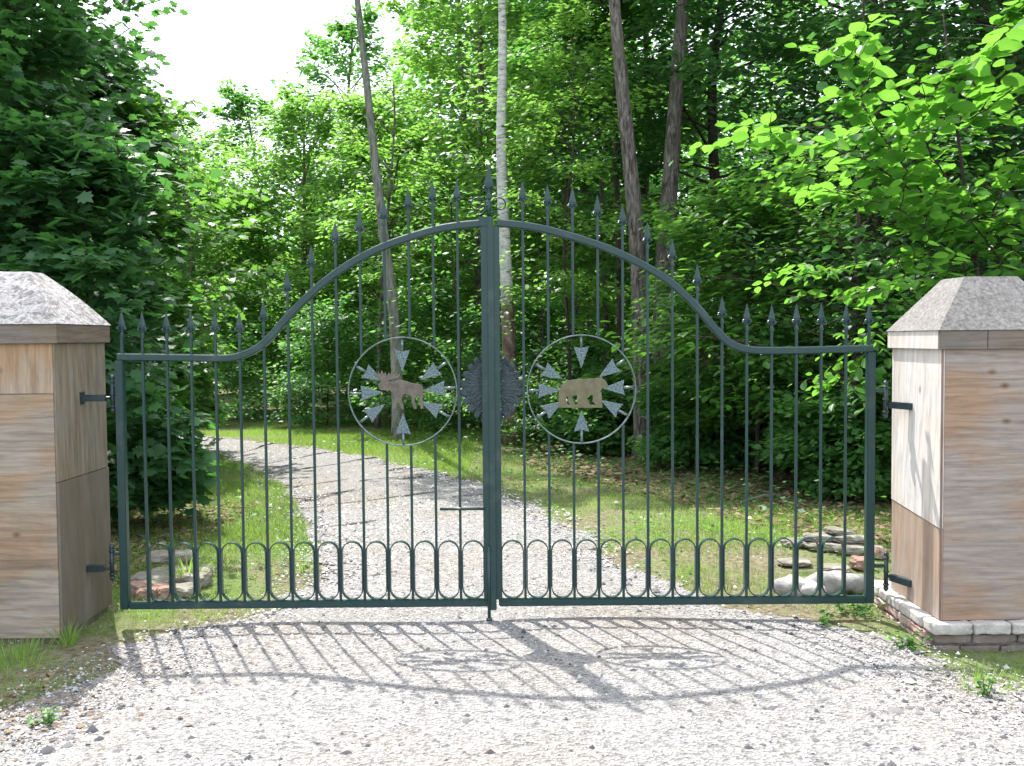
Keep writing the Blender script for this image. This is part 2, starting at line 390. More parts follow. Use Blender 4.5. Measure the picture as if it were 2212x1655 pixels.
def make_tree(kind, label, cat, trunk, rad, z0, z1, R, limbs, subs, per, lsize, lkind, lmat, bark=BARK_D, group=None,
              flat=.35, prune=True, lean=(0,0), top=None, sides=10, ymin=None):
    """trunk: list of points; the crown runs from z0 to z1 with radius R"""
    tp = [Vector(p) for p in trunk]; base = tp[0]
    root = thing(kind, label, cat, base, group)
    tb = MB(); n = len(tp)
    # smooth resample of the trunk
    path = []; 
    for i in range(n-1):
        a, b = tp[i], tp[i+1]; ta = (tp[min(i+1,n-1)]-tp[max(i-1,0)])/2; tb_ = (tp[min(i+2,n-1)]-tp[i])/2
        for k in range(5):
            t = k/5; t2, t3 = t*t, t*t*t
            path.append(a*(2*t3-3*t2+1)+ta*(t3-2*t2+t)+b*(-2*t3+3*t2)+tb_*(t3-t2))
    path.append(tp[-1])
    zs = np.array([p.z for p in path]); xs = np.array([p.x for p in path]); ys = np.array([p.y for p in path])
    topz = zs[-1]; rr = [max(rad*(1-.8*max(0,(p.z-base.z))/max(.1, topz-base.z)), .008) for p in path]
    rr[0] *= 1.35; 
    if len(rr) > 1: rr[1] *= 1.1
    tb.tube(path, rr, sides)
    PP, AA, NN_, SS = [], [], [], []
    for i in range(limbs):
        t = (i+random.random()*.9)/limbs
        z = z0 + (z1-z0)*t
        zb = min(z - R*.18*(1-t), topz*.985)
        s = Vector((np.interp(zb, zs, xs), np.interp(zb, zs, ys), zb))
        env = (math.sin(math.pi*min(.97, max(.12, (t*.80+.18))))**.65)
        L = R*env*random.uniform(.6, 1.12)
        az = i*2.39996 + random.uniform(-.5, .5)
        el = random.uniform(-.05, .30) + .9*t*t
        d = Vector((math.cos(az)*math.cos(el)+lean[0], math.sin(az)*math.cos(el)+lean[1], math.sin(el))).normalized()
        side = Vector((-d.y, d.x, 0)); side = side.normalized() if side.length > .01 else Vector((1,0,0))
        K = 6; lp = []; bend = random.uniform(-.25, .25); sag = random.uniform(.05, .22)
        for k in range(K+1):
            u = k/K; lp.append(s + d*(L*u) + side*(bend*L*u*u*.6) + Vector((0,0,.10*L*math.sin(u*2.2) - sag*L*u*u)))
        r0 = max(.005, min(rad*.3, .008+L*.007))
        L0 = len(tb.v)
        far_ = base.y > 13
        if prune is True: 
            vis = sunprune(np.array([tuple(lp[4])])*1.0)[0]
        else: vis = True
        if vis or i % 4 == 0: tb.tube(lp if not far_ else lp[:5], [r0*(1-.85*k/K) for k in range(K+1)][:(5 if far_ else K+1)], 5, False)
        nsub = max(3, int(subs*(.5+.6*L/R)))
        for j in range(nsub):
            u = .22 + .78*(j+random.random()*.8)/nsub; u = min(u, 1)
            fk = min(K-1, int(u*K)); p0 = lp[fk].lerp(lp[fk+1], u*K-fk)
            sg = 1 if j % 2 else -1
            ang = sg*random.uniform(.5, 1.1)*(1 if u < .93 else .3)
            dd = Vector((d.x*math.cos(ang)-d.y*math.sin(ang), d.x*math.sin(ang)+d.y*math.cos(ang), random.uniform(-.25,.30)+d.z*.5)).normalized()
            sl_ = L*(.50*(1.15-u)+.10)*random.uniform(.6,1.2)+.12
            p1 = p0 + dd*sl_; 
            if not far_ and vis and j % 2 == 0: tb.tube([p0, p0.lerp(p1,.55)+Vector((0,0,.03*sl_)), p1], [r0*.3+.0015, r0*.18+.001, .001], 3, False)
            q = max(3, int(per*DENS*(.45+.9*sl_/(R*.4))))
            w = rng.random(q)**.8
            lat = np.array([-dd.y, dd.x, 0.]); lat = lat/max(1e-6, np.linalg.norm(lat)); dn = np.array(dd)
            sgn = np.where(np.arange(q) % 2 == 0, 1., -1.)
            off = rng.random(q)*.16*max(sl_, .35)*1.6
            p = np.array(p0)[None]*(1-w[:,None]) + np.array(p1)[None]*w[:,None] + lat[None]*(sgn*off)[:,None]
            p[:,2] += rng.normal(0, .03+.08*sl_, q) - off*.25
            p[:,:2] += rng.normal(0, .02+.05*sl_, (q,2))
            ax = dn[None]*rng.uniform(.4,1.1,q)[:,None] + lat[None]*(sgn*rng.uniform(.3,1.0,q))[:,None]
            ax[:,2] -= rng.uniform(-.05,.55,q)
            nn = np.stack([rng.normal(0,flat,q), rng.normal(0,flat,q), np.ones(q)],1)
            PP.append(p); AA.append(ax); NN_.append(nn); SS.append(lsize*rng.uniform(.65,1.25,q))
    P = np.concatenate(PP); A = np.concatenate(AA); Q = np.concatenate(NN_); s_ = np.concatenate(SS)
    keep = P[:,2] > .05
    if prune: keep &= sunprune(P, None if prune is True else prune)
    if ymin is not None: keep &= P[:,1] > ymin
    if top is not None: keep &= P[:,2] < top
    P, A, Q, s_ = P[keep], A[keep], Q[keep], s_[keep]
    # clumps of fresh and old leaves
    ph = rng.random(3)*6
    cl = .5+.5*np.sin(P[:,0]*2.1+ph[0])*np.sin(P[:,1]*1.9+ph[1])*np.sin(P[:,2]*2.7+ph[2])
    tint = np.clip(.65*cl+.5*rng.random(len(P))-.05, 0, 1)
    tb.build('trunk', bark, root, smooth=True)
    leaves('crown', P, A, Q, s_, lkind, lmat, root, tint=tint)
    return root, len(P)

NL = 0
DENS = 2.6
def T(*a, **k):
    global NL
    r, n = make_tree(*a, **k); NL += n; return r
def up(x, y, h, dx=0, dy=0, wob=.12):
    return [(x,y,-.05)] + [(x+dx*t+random.uniform(-wob,wob)*t, y+dy*t+random.uniform(-wob,wob)*t, h*t) for t in (.25,.5,.75,1)]

# ------------------------------------------------------------------ the wood: big identifiable trees
def trunk_px(pts, Y):
    out = [tuple(gnd(*pts[0]))] if len(pts[0]) == 2 else []
    out = []
    for px, py in pts:
        p = at(px, py, Y); out.append((p.x, p.y, p.z))
    out[0] = (out[0][0], out[0][1], -.05); return out
TP = trunk_px([(1390,1012),(1388,820),(1383,640),(1370,450),(1347,220),(1327,0),(1315,-250),(1300,-700)], 12.2)
T('maple_tree', 'thick grey-brown tree trunk behind the right gate leaf, leaning left as it rises', 'tree', TP, .126, 6.4, 10.5, 2.3, 22, 9, 14, .12, 'far', L_BEECH, BARK, sides=14)
TP = trunk_px([(1420,985),(1428,800),(1436,560),(1452,330),(1466,120),(1476,0),(1490,-250),(1500,-700)], 13.4)
T('maple_tree', 'second thick trunk, just right of the thickest one, leaning to the right', 'tree', TP, .150, 6.8, 11, 2.3, 22, 9, 14, .12, 'far', L_BEECH, BARK, sides=14)
TP = trunk_px([(1106,960),(1100,760),(1092,560),(1083,330),(1086,120),(1085,0),(1082,-250),(1080,-600)], 14.2)
T('birch_tree', 'white-barked birch with peeling brown base directly behind the gate centre', 'tree', TP, .106, 6.6, 10.8, 1.7, 16, 8, 12, .10, 'far', L_SUNNY, BIRCH, sides=14)
TP = trunk_px([(862,950),(852,700),(828,500),(808,330),(790,160),(772,0),(752,-200),(745,-450)], 15.0)
T('slender_tree', 'slender grey leaning trunk crossing the right edge of the sky gap', 'tree', TP, .095, 6.9, 9.6, 1.3, 12, 8, 12, .10, 'far', L_SUNNY, BARK_G, sides=12)
TP = trunk_px([(815,930),(822,700),(832,520),(845,380),(852,260),(850,180)], 17)
T('slender_tree', 'thin dark sapling stem just right of the slender leaning trunk', 'tree', TP, .05, 2.4, 5.6, 1.3, 16, 8, 16, .10, 'far', L_SUNNY, BARK)
TP = trunk_px([(1312,960),(1308,700),(1302,500),(1296,300),(1292,100)], 16.5)
T('forest_tree', 'thin brown trunk behind the bear medallion, in front of the dark wood', 'tree', TP, .07, 3.2, 7.5, 1.9, 24, 9, 16, .10, 'far', L_FAR, BARK)
TP = trunk_px([(1345,960),(1343,820),(1338,600),(1330,300),(1330,0)], 15.0)
T('forest_tree', 'dark trunk immediately left of the thickest trunk, mostly under shade', 'tree', TP, .07, 5.0, 8.5, 1.8, 20, 9, 14, .10, 'far', L_FAR, BARK_D)

# left foreground
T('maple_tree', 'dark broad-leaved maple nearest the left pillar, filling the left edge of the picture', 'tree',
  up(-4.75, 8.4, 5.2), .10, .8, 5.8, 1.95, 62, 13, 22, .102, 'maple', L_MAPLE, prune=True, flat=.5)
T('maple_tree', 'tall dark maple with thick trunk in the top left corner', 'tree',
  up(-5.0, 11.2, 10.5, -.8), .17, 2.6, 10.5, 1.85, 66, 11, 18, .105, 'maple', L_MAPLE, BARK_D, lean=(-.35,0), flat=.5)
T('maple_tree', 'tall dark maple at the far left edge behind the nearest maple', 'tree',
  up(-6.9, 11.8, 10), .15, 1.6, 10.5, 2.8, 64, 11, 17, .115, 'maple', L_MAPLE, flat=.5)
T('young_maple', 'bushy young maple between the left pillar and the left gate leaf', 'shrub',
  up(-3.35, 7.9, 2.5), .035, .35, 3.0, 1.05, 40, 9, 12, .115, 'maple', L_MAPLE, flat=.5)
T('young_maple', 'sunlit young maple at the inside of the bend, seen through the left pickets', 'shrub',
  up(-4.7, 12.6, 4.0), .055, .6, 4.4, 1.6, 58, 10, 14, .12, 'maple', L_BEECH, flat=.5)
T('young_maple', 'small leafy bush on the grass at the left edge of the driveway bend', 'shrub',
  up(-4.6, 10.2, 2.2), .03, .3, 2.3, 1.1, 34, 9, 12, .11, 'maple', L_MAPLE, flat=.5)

# right foreground
hz = [(3.75,7.9,-.05),(3.7,7.8,.9),(3.5,7.7,2.0),(3.3,7.6,3.0),(3.15,7.5,3.8)]
ONLYPOST = [(1.8,2.3,4.6,5.6,.8,1.0),(1.8,2.3,4.6,5.6,1.2,1.0),(1.8,2.5,4.6,5.7,1.6,1.0),(1.2,2.7,4.0,4.9,0,.9)]
def hazel():
    root = thing('hazel_shrub', 'big-leaved bright yellow-green shrub rising above the right pillar', 'shrub', hz[0])
    mb = MB(); mb.tube(hz, [.028,.022,.016,.011,.005], 8); P, A, Q, Z = [], [], [], []
    def twig(pts, r, ls, depth=0):
        pts = [Vector(p) for p in pts]; c = []
        for k in range(len(pts)-1):
            for q in range(5): c.append(pts[k].lerp(pts[k+1], q/5)+Vector((random.gauss(0,.006),random.gauss(0,.006),random.gauss(0,.006))))
        c.append(pts[-1]); n_ = len(c); mb.tube(c, [max(.0012, r*(1-.85*k/n_)) for k in range(n_)], 5, False)
        L = sum((c[k+1]-c[k]).length for k in range(n_-1)); m = max(3, int(L/.055)); 
        for k in range(m):
            u = .10+.90*k/(m-1); f = min(n_-2, int(u*(n_-1))); p = c[f].lerp(c[f+1], u*(n_-1)-f); d = (c[f+1]-c[f]).normalized()
            sd = Vector((-d.y, d.x, 0)); sd = sd.normalized() if sd.length > .01 else Vector((1,0,0)); sg = 1 if k % 2 else -1
            a = (d*random.uniform(.35,.8)+sd*sg*random.uniform(.6,1)+Vector((0,0,random.uniform(-.45,.1)))) if k < m-1 else d
            P.append(p+a.normalized()*.012); A.append(a); Q.append((random.gauss(0,.35)-.25, random.gauss(0,.35)+.55, 1)); Z.append(ls*random.uniform(.7,1.12)*(1-.35*(u > .9)))
            if depth < 2 and random.random() < (.36 if depth == 0 else .10):
                q = p+(d*.6+sd*sg*.8+Vector((0,0,random.uniform(-.2,.35)))).normalized()*random.uniform(.22,.50)*(1 if depth == 0 else .6)
                twig([p, p.lerp(q,.5)+Vector((0,0,.03)), q], r*.5, ls*.92, depth+1)
    def A_(px, py, Y): return at(px, py, Y*1.2)
    for pts, ls in (([hz[2], A_(2060,420,6.3), A_(1985,280,6.15), A_(2030,170,6.0), A_(2170,95,5.9)], .155),
                ([hz[2], A_(2000,430,6.3), A_(1890,270,6.1), A_(1822,125,6.0)], .15),
                ([A_(1995,430,6.3), A_(1880,350,6.1), A_(1760,310,5.95), A_(1655,296,5.85)], .14),
                ([hz[1], A_(2080,560,6.2), A_(1930,440,6.0), A_(1700,400,5.9)], .125),
                ([hz[3], A_(2110,250,6.3), A_(2190,190,6.1), A_(2290,120,6.0)], .15),
                ([hz[2], A_(2160,420,6.1), A_(2250,330,6.0), A_(2360,300,5.9)], .13),
                ([hz[1], A_(2150,620,6.1), A_(1990,600,5.9), A_(1830,640,5.8)], .105),
                ([hz[1], A_(2160,560,6.2), A_(2100,480,6.0), A_(2230,450,5.9)], .115),
                ([hz[1], A_(2030,690,6.4), A_(1890,720,6.3), A_(1835,830,6.25)], .09),
                ([hz[1], A_(2040,640,6.5), A_(1900,560,6.4), A_(1720,600,6.3)], .095),
                ([hz[3], A_(2150,60,6.4), A_(2230,20,6.3), A_(2330,-60,6.2)], .13)):
        twig(pts, .010, ls*1.17)
    P = np.array(P, float); A = np.array([tuple(a) for a in A]); Q = np.array(Q); Z = np.array(Z)
    k = sunprune(P, ONLYPOST); P, A, Q, Z = P[k], A[k], Q[k], Z[k]
    mb.build('stems', BARK_D, root, smooth=True)
    leaves('foliage', P, A, Q, Z, 'ovate', L_HAZEL, root, wscale=1.05)
hazel()
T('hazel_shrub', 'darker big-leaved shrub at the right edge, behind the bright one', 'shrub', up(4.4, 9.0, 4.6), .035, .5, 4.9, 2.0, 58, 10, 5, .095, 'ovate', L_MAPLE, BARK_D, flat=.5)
T('beech_tree', 'low beech with sunlit layered sprays right of the two thick trunks', 'tree', up(3.2, 9.5, 4.6), .045, 1.0, 3.9, 2.1, 30, 10, 7, .10, 'ovate', L_HAZEL, BARK_D, flat=.25, lean=(-.12,-.1))
T('beech_tree', 'beech sapling with pale sprays low behind the right pickets', 'tree', up(2.55, 10.6, 2.6), .03, .5, 2.8, 1.2, 26, 9, 12, .09, 'ovate', L_BEECH, BARK_D, flat=.28)

T('beech_sapling', 'young beech with light sprays crossing the two thick trunks', 'tree', up(2.3, 11.3, 3.2), .025, .8, 2.9, 1.15, 18, 8, 8, .085, 'ovate', L_BEECH, BARK_D, flat=.28, lean=(-.15,0))
T('beech_sapling', 'bright young beech whose sprays overlap the birch stem', 'tree', up(.75, 13.3, 5.4), .03, 2.0, 5.6, 1.15, 26, 8, 9, .085, 'far', L_SUNNY, BARK_D, flat=.28)
T('beech_sapling', 'leafy sapling hiding the brown base of the birch', 'tree', up(.35, 13.3, 2.2), .02, .3, 2.3, .85, 22, 8, 9, .08, 'far', L_BEECH, BARK_D, flat=.3)
T('beech_sapling', 'dark sapling between the birch and the slender leaning trunk', 'tree', up(-.75, 14.3, 3.4), .025, .5, 3.6, 1.0, 26, 8, 9, .085, 'far', L_FAR, BARK_D, flat=.3)
FOREST = [  # x, y, height, z0, R, limbs, material, bark, label
 (5.2,9.6,8.5,2.0,2.6,58,L_MAPLE,'dark tree with overhanging boughs at the top right corner'),  # darker leaf colour on the right-hand trees deepens the wood's shade
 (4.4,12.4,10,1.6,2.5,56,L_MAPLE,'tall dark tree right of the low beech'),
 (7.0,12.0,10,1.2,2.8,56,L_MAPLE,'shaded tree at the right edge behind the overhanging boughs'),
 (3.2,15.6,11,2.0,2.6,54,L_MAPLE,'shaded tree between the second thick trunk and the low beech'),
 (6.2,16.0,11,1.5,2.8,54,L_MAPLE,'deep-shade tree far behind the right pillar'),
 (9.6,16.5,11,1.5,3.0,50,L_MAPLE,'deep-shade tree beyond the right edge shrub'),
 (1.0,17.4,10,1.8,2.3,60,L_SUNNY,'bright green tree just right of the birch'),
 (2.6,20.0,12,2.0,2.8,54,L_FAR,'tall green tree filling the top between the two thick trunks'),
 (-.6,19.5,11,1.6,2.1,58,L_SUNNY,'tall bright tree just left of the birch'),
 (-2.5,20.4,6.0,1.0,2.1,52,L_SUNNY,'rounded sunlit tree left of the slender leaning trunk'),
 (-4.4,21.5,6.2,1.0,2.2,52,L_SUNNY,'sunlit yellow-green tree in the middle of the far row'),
 (-6.4,20.8,5.4,.9,2.0,50,L_SUNNY,'sunlit tree where the driveway disappears round the bend'),
 (-8.6,21.5,6.4,.8,2.4,46,L_FAR,'tree beyond the bend, half hidden by the young maple'),
 (-11,19.5,8.5,.8,2.8,46,L_FAR,'tree beyond the bend behind the dark left maples'),
 (.6,24.0,13,3.0,2.6,56,L_FAR,'tall tree behind and right of the birch crown'),
 (-1.0,25.0,13.5,3.0,2.2,54,L_SUNNY,'tallest tree right of the sky gap'),
 (-4.2,27.5,9.9,2.0,2.5,50,L_FAR,'round-topped tree rising into the sky gap'),
 (-7.0,28.5,8.0,1.5,2.6,50,L_FAR,'hazy round tree at the foot of the sky gap'),
 (-9.6,27.5,7.2,1.5,2.6,44,L_FAR,'low hazy tree at the left foot of the sky gap'),
 (-13,26,11,1.5,3.2,44,L_FAR,'far tree left of the sky gap behind the maples'),
 (4.6,24.5,13,2.0,3.2,50,L_FAR,'far tree behind the second thick trunk'),
 (8.5,24.0,13,2.0,3.4,46,L_FAR,'far tree in the right half of the dark wood'),
 (12.5,23.0,13,2.0,3.4,42,L_FAR,'far tree beyond the right edge of the dark wood'),
]
for x, y, h, z0, R, nl, lm, lab in FOREST:
    T('forest_tree', lab, 'tree', up(x, y, h*.97, wob=.3), .05+.006*h, z0, h, R, nl, 12, 13 if y < 22 else 10, .12 if y < 22 else .15, 'far', lm, BARK_D if x > 2 else BARK, flat=.45, sides=8, group='trees of the wood')

SHR = [(3.1,9.3,.75,.7,'low shaded bush behind the right pickets, left of the stone stack'), (4.3,9.2,1.0,.9,'shaded bush straight above the stone stack'),
       (2.2,11.6,.8,.75,'low bush in the leaf litter right of the thickest trunk'), (1.3,13.0,.8,.8,'small bush just left of the foot of the thickest trunk'),
       (3.6,10.6,1.3,1.0,'dark bush in deep shade behind the right gate leaf'), (-3.2,17.6,1.9,1.2,'dark bush on the far verge left of the moose medallion'), (-1.3,16.9,2.2,1.3,'dark bush on the far verge below the moose medallion'),
       (.35,16.0,1.9,1.1,'leafy bush at the foot of the birch'), (-5.4,18.4,1.9,1.3,'bush on the far verge near the end of the visible driveway'),
       (1.9,13.6,1.0,.8,'low bush round the feet of the two thick trunks'), (3.9,11.6,1.3,1.1,'shaded bush behind the low beech'),
       (5.2,10.6,1.4,1.2,'shaded bush behind the right gate post'), (1.0,14.8,1.2,1.0,'bush between the birch and the thickest trunk'),
       (-7.4,19.2,1.8,1.3,'bush beyond the end of the visible driveway')]
for x, y, h, R, lab in SHR:
    T('woodland_bush', lab, 'shrub', up(x, y, h*.9, wob=.05), .02, .12, h, R, 30, 9, 12, .085, 'far', L_FAR, flat=.55, sides=6, group='bushes along the edge of the wood')

# a far-off wood that reads as one mass
n = 90000
X = rng.uniform(-40, 42, n); Y = rng.uniform(32, 50, n)
u = X/Y; hmax = np.where((u < -.115) & (u > -.36), 7.2+1.3*np.sin(X*.9), 13.5+1.5*np.sin(X*.7)); hmax *= .8+.2*np.sin(X*2.3+Y)
Z = rng.random(n)**1.1*hmax
P = np.stack([X,Y,Z],1); A = rng.normal(0,1,(n,3)); A[:,2] -= .3
Q = np.stack([rng.normal(0,.6,n), rng.normal(0,.6,n), np.ones(n)],1)
leaves('distant_wood', P, A, Q, rng.uniform(.3,.6,n), 'far', L_FAR, kind='stuff', label='far-off green wood behind the trees', category='wood')
# scattered distant stems
sb = MB()
for i in range(60):
    x = random.uniform(-22, 26); y = random.uniform(29, 44)
    sb.tube([(x,y,-.1),(x+random.uniform(-.3,.3),y,4),(x+random.uniform(-.6,.6),y,7)], [.16,.13,.09], 6)
sb.build('distant_trunks', BARK_D, smooth=True, kind='stuff', label='many dim trunks standing deep in the wood', category='tree trunks')

# ------------------------------------------------------------------ ground
def grid(name, x0, x1, y0, y1, nx, ny, zf, material, **tags):
    gx, gy = np.meshgrid(np.linspace(x0,x1,nx), np.linspace(y0,y1,ny)); z = zf(gx, gy)
    V = np.stack([gx.ravel(), gy.ravel(), z.ravel()],1)
    i = np.arange((nx-1)*(ny-1)); r = i//(nx-1); c = i % (nx-1); a = r*nx+c
    F = np.stack([a,a+1,a+nx+1,a+nx],1).ravel(); st = np.arange(len(i))*4
    return np_mesh(name, V, F, st, np.full(len(i),4), material, smooth=True, **tags)
def gz(x, y): return .012*np.sin(x*1.3+.5)*np.sin(y*1.7) + .006*np.sin(x*4.1)*np.cos(y*3.7)
grid('ground', -150, 150, -60, 300, 60, 72, lambda x,y: -.03+0*x, SOIL, kind='structure')
grid('verge', -14, 14, -2, 30, 280, 320, lambda x,y: gz(x,y)-.012, SOIL, kind='structure')

RIGHT = [gnd(*p) for p in [(2500,1600),(2212,1478),(2060,1430),(1900,1382),(1740,1340),(1590,1306),(1440,1262),(1330,1205),(1215,1128),(1110,1072),(960,1022),(800,987),(620,960),(440,942),(300,931)]]
LEFT = [gnd(*p) for p in [(-400,1660),(0,1545),(150,1470),(270,1395),(420,1345),(600,1312),(665,1270),(690,1225),(668,1165),(648,1100),(610,1050),(552,1012),(470,982),(380,966),(280,955)]]
def resamp(pts, n):
    P_ = np.array([[p.x,p.y] for p in pts]); d = np.concatenate([[0], np.cumsum(np.linalg.norm(np.diff(P_,axis=0),axis=1))]); d /= d[-1]
    t = np.linspace(0,1,n); return np.stack([np.interp(t,d,P_[:,0]), np.interp(t,d,P_[:,1])],1)
NR = 260
Rr, Ll = resamp(RIGHT, NR), resamp(LEFT, NR)
# the driveway widens towards the camera
Rr = np.concatenate([[[6.5,-2],[5.5,1.5]], Rr]); Ll = np.concatenate([[[-6.5,-2],[-5.0,1.5]], Ll])
j1 = rng.normal(0,.035,len(Rr)); j2 = rng.normal(0,.035,len(Ll))
w_ = 40; VV = []
for i in range(len(Rr)):
    a = Ll[i] + np.array([j2[i]+.09*math.sin(i*.31), 0]); b = Rr[i] + np.array([j1[i]+.09*math.sin(i*.27+1), 0])
    t = np.linspace(0,1,w_)[:,None]; q = a*(1-t)+b*t
    edge = np.minimum(t[:,0], 1-t[:,0]); crown = .012*np.minimum(edge*6,1)-.006
    VV.append(np.stack([q[:,0], q[:,1], gz(q[:,0],q[:,1])+crown],1))
VV = np.concatenate(VV); nn_ = len(Rr)
i = np.arange((nn_-1)*(w_-1)); r = i//(w_-1); c = i % (w_-1); a = r*w_+c
np_mesh('gravel_driveway', VV, np.stack([a,a+1,a+w_+1,a+w_],1).ravel(), np.arange(len(i))*4, np.full(len(i),4), GRAVEL, smooth=True, kind='structure')
poly = np.concatenate([Ll, Rr[::-1]])
def inside(x, y, poly=poly):
    r = np.zeros(len(x), bool); n = len(poly)
    for i in range(n):
        x1,y1 = poly[i]; x2,y2 = poly[(i+1)%n]
        if y1 == y2: continue
        c = ((y1 > y) != (y2 > y)) & (x < (x2-x1)*(y-y1)/(y2-y1)+x1); r ^= c
    return r
pcoarse = poly[::6]
def rd(x, y): return inside(x, y, pcoarse)

grid('added_sky_screen', -120, 120, 46, 140, 80, 30, lambda x,y: -.1+np.clip((y-48)*.16,0,7.5)+.5*np.sin(x*.12)*np.clip((y-48)/20,0,1), SOIL, kind='structure')  # added rise behind the wood, screens bright sky low between the trunks
# loose stones
def stones(name, x, y, z, s, tint, material, **tags):
    n = len(x)
    base = np.array([(1,0,0),(.3,.9,0),(-.8,.55,0),(-.75,-.6,0),(.35,-.95,0),(.1,.05,.75),(-.1,.0,-.5)])
    F = [(0,1,5),(1,2,5),(2,3,5),(3,4,5),(4,0,5)]
    V = base[None]*rng.uniform(.7,1.3,(n,7,1)); a = rng.random(n)*6.28; ca, sa = np.cos(a)[:,None], np.sin(a)[:,None]
    st = rng.uniform(.6,1.1,n)[:,None]
    vx = V[:,:,0]*ca - V[:,:,1]*sa*st; vy = V[:,:,0]*sa + V[:,:,1]*ca*st; vz = V[:,:,2]*rng.uniform(.5,1.1,n)[:,None]
    V = np.stack([x[:,None]+vx*s[:,None], y[:,None]+vy*s[:,None], z[:,None]+vz*s[:,None]],2).reshape(-1,3)
    flat = np.array(F).ravel(); loops = (flat[None]+(np.arange(n)*7)[:,None]).ravel()
    return np_mesh(name, V, loops, np.arange(n*5)*3, np.full(n*5,3), material, np.repeat(tint,7), **tags)
n = 300000
y = 2.4 + rng.random(n)**2.0*14; x = rng.uniform(-1,1,n)*(.6*y+1.2) - np.where(y > 8, (y-8)*.35, 0)
k = (rd(x, y) | ((rng.random(n) < .45) & (rd(x+.22,y+.1)|rd(x-.22,y+.1)|rd(x-.12,y)|rd(x+.12,y))) | ((rng.random(n) < .03) & (y < 9))) & (np.abs(x) < 8); x, y = x[k], y[k]
s = np.clip(rng.lognormal(math.log(.0058), .48, len(x)), .0025, .022)
s *= np.clip(y/6, .70, 1.25)
wear = .5+.5*np.sin(x*1.35+.8*np.sin(y*.7)+.6)*np.cos(y*.55) + rng.normal(0,.25,len(x))
k = wear > .22; x, y, s = x[k], y[k], s[k]
stones('loose_gravel', x, y, gz(x,y)+.004, s, np.clip(rng.normal(.46,.30,len(x)),0,1), PEBBLE, kind='stuff', label='loose grey and pale gravel lying on the driveway', category='gravel')
n = 4200
y = 2.4 + rng.random(n)*5.5; x = rng.uniform(-1,1,n)*(.55*y+.6)
cl_ = (np.hypot(x+2.1,(y-3.35)*1.4) < .9)|(np.hypot(x-2.1,(y-3.5)*1.3) < 1.1)|(rng.random(n) < .35)
k = rd(x, y) & cl_; x, y = x[k], y[k]
stones('coarse_gravel', x, y, gz(x,y)+.006, np.clip(rng.lognormal(math.log(.0125),.35,len(x)),.006,.034), np.clip(rng.normal(.22,.18,len(x)),0,1), PEBBLE, kind='stuff', label='larger dark bluish stones strewn over the driveway', category='gravel')

# grass
def grass(name, n, xr, yr, h, dens, label, tintoff=0.0, width=.08):
    x = rng.uniform(*xr, n); y = rng.uniform(*yr, n)
    k = ~rd(x, y); 
    k |= rng.random(n) < .012+.10*((np.sin(x*2.3+1)*np.sin(y*1.9) > .75) & (y > 7))
    f = .5+.5*np.sin(x*1.7+1.3*np.sin(y*1.1))*np.sin(y*2.1+.7)+rng.normal(0,.18,n)
    k &= dens(x, y, f)
    x, y = x[k], y[k]; m = len(x)
    A = np.stack([rng.normal(0,.45,m), rng.normal(0,.45,m), np.ones(m)],1)
    Q = np.stack([rng.normal(0,1,m), rng.normal(0,1,m), np.full(m,.1)],1)
    P = np.stack([x,y,gz(x,y)-.012],1)
    t = np.clip(rng.normal(.5,.22,m)+.3*np.sin(x*1.1)*np.sin(y*.9)+tintoff,0,1)
    return leaves(name, P, A, Q, h*rng.uniform(.4,1.3,m), 'blade', L_GRASS, wscale=width, tint=t, kind='stuff', label=label, category='grass')
grass('grass', 230000, (-7,-.5), (6.2,16.5), .05, lambda x,y,f: (f > .12), 'short sunlit lawn inside the bend of the driveway')
grass('grass', 190000, (-6,5.5), (7.0,19), .05, lambda x,y,f: (x > -2.2-.28*(y-9)) & (x < .5+ (13-y)*.42) & (f > .25+.35*(x > -.2+(13-y)*.42)), 'green verge along the right side of the driveway')
grass('grass', 60000, (-4.2,-.8), (3.0,8.0), .045, lambda x,y,f: (f > .40), 'sparse grass round the foot of the left pillar')
grass('grass', 60000, (1.0,4.2), (3.3,8.8), .042, lambda x,y,f: (f > .42), 'sparse grass round the foot of the right pillar')
# ground ivy and seedlings on the forest floor
n = 24000
x = rng.uniform(-8,9,n); y = rng.uniform(8.2,20,n); f = .5+.5*np.sin(x*1.9)*np.sin(y*1.6+x)+rng.normal(0,.15,n)
k = ~rd(x,y) & (x > 1.0+(12-y)*.55-1.2) & (f > .40); x, y = x[k], y[k]; m_ = len(x)
P = np.stack([x,y,gz(x,y)+rng.random(m_)**2*.28],1); A = rng.normal(0,1,(m_,3)); A[:,2] = 0
leaves('ground_cover', P, A, np.stack([rng.normal(0,.4,m_),rng.normal(0,.4,m_),np.ones(m_)],1), rng.uniform(.04,.085,m_), 'far', L_FAR, kind='stuff', label='low green seedlings covering the forest floor', category='ground cover')
n = 16000
x = rng.uniform(-6.5,3.6,n); y = rng.uniform(6,15,n); f = .5+.5*np.sin(x*2.9+y)*np.sin(y*2.3)+rng.normal(0,.15,n)
k = ~rd(x,y) & (f > .55); x, y = x[k], y[k]; m_ = len(x)
P = np.stack([x,y,gz(x,y)+.01+rng.random(m_)*.045],1); A = rng.normal(0,1,(m_,3)); A[:,2] = .3
leaves('lawn_weeds', P, A, np.stack([rng.normal(0,.4,m_),rng.normal(0,.4,m_),np.ones(m_)],1), rng.uniform(.02,.05,m_), 'far', L_BEECH, kind='stuff', label='small broad-leaved weeds growing through the lawn', category='ground cover')
n = 30000
x = rng.uniform(.2,9,n); y = rng.uniform(7,18,n); f = .5+.5*np.sin(x*1.3+2)*np.sin(y*1.2)+rng.normal(0,.2,n)
k = ~rd(x,y) & (x > .9+(10-y)*.45) & (f > .15); x, y = x[k], y[k]; m_ = len(x)
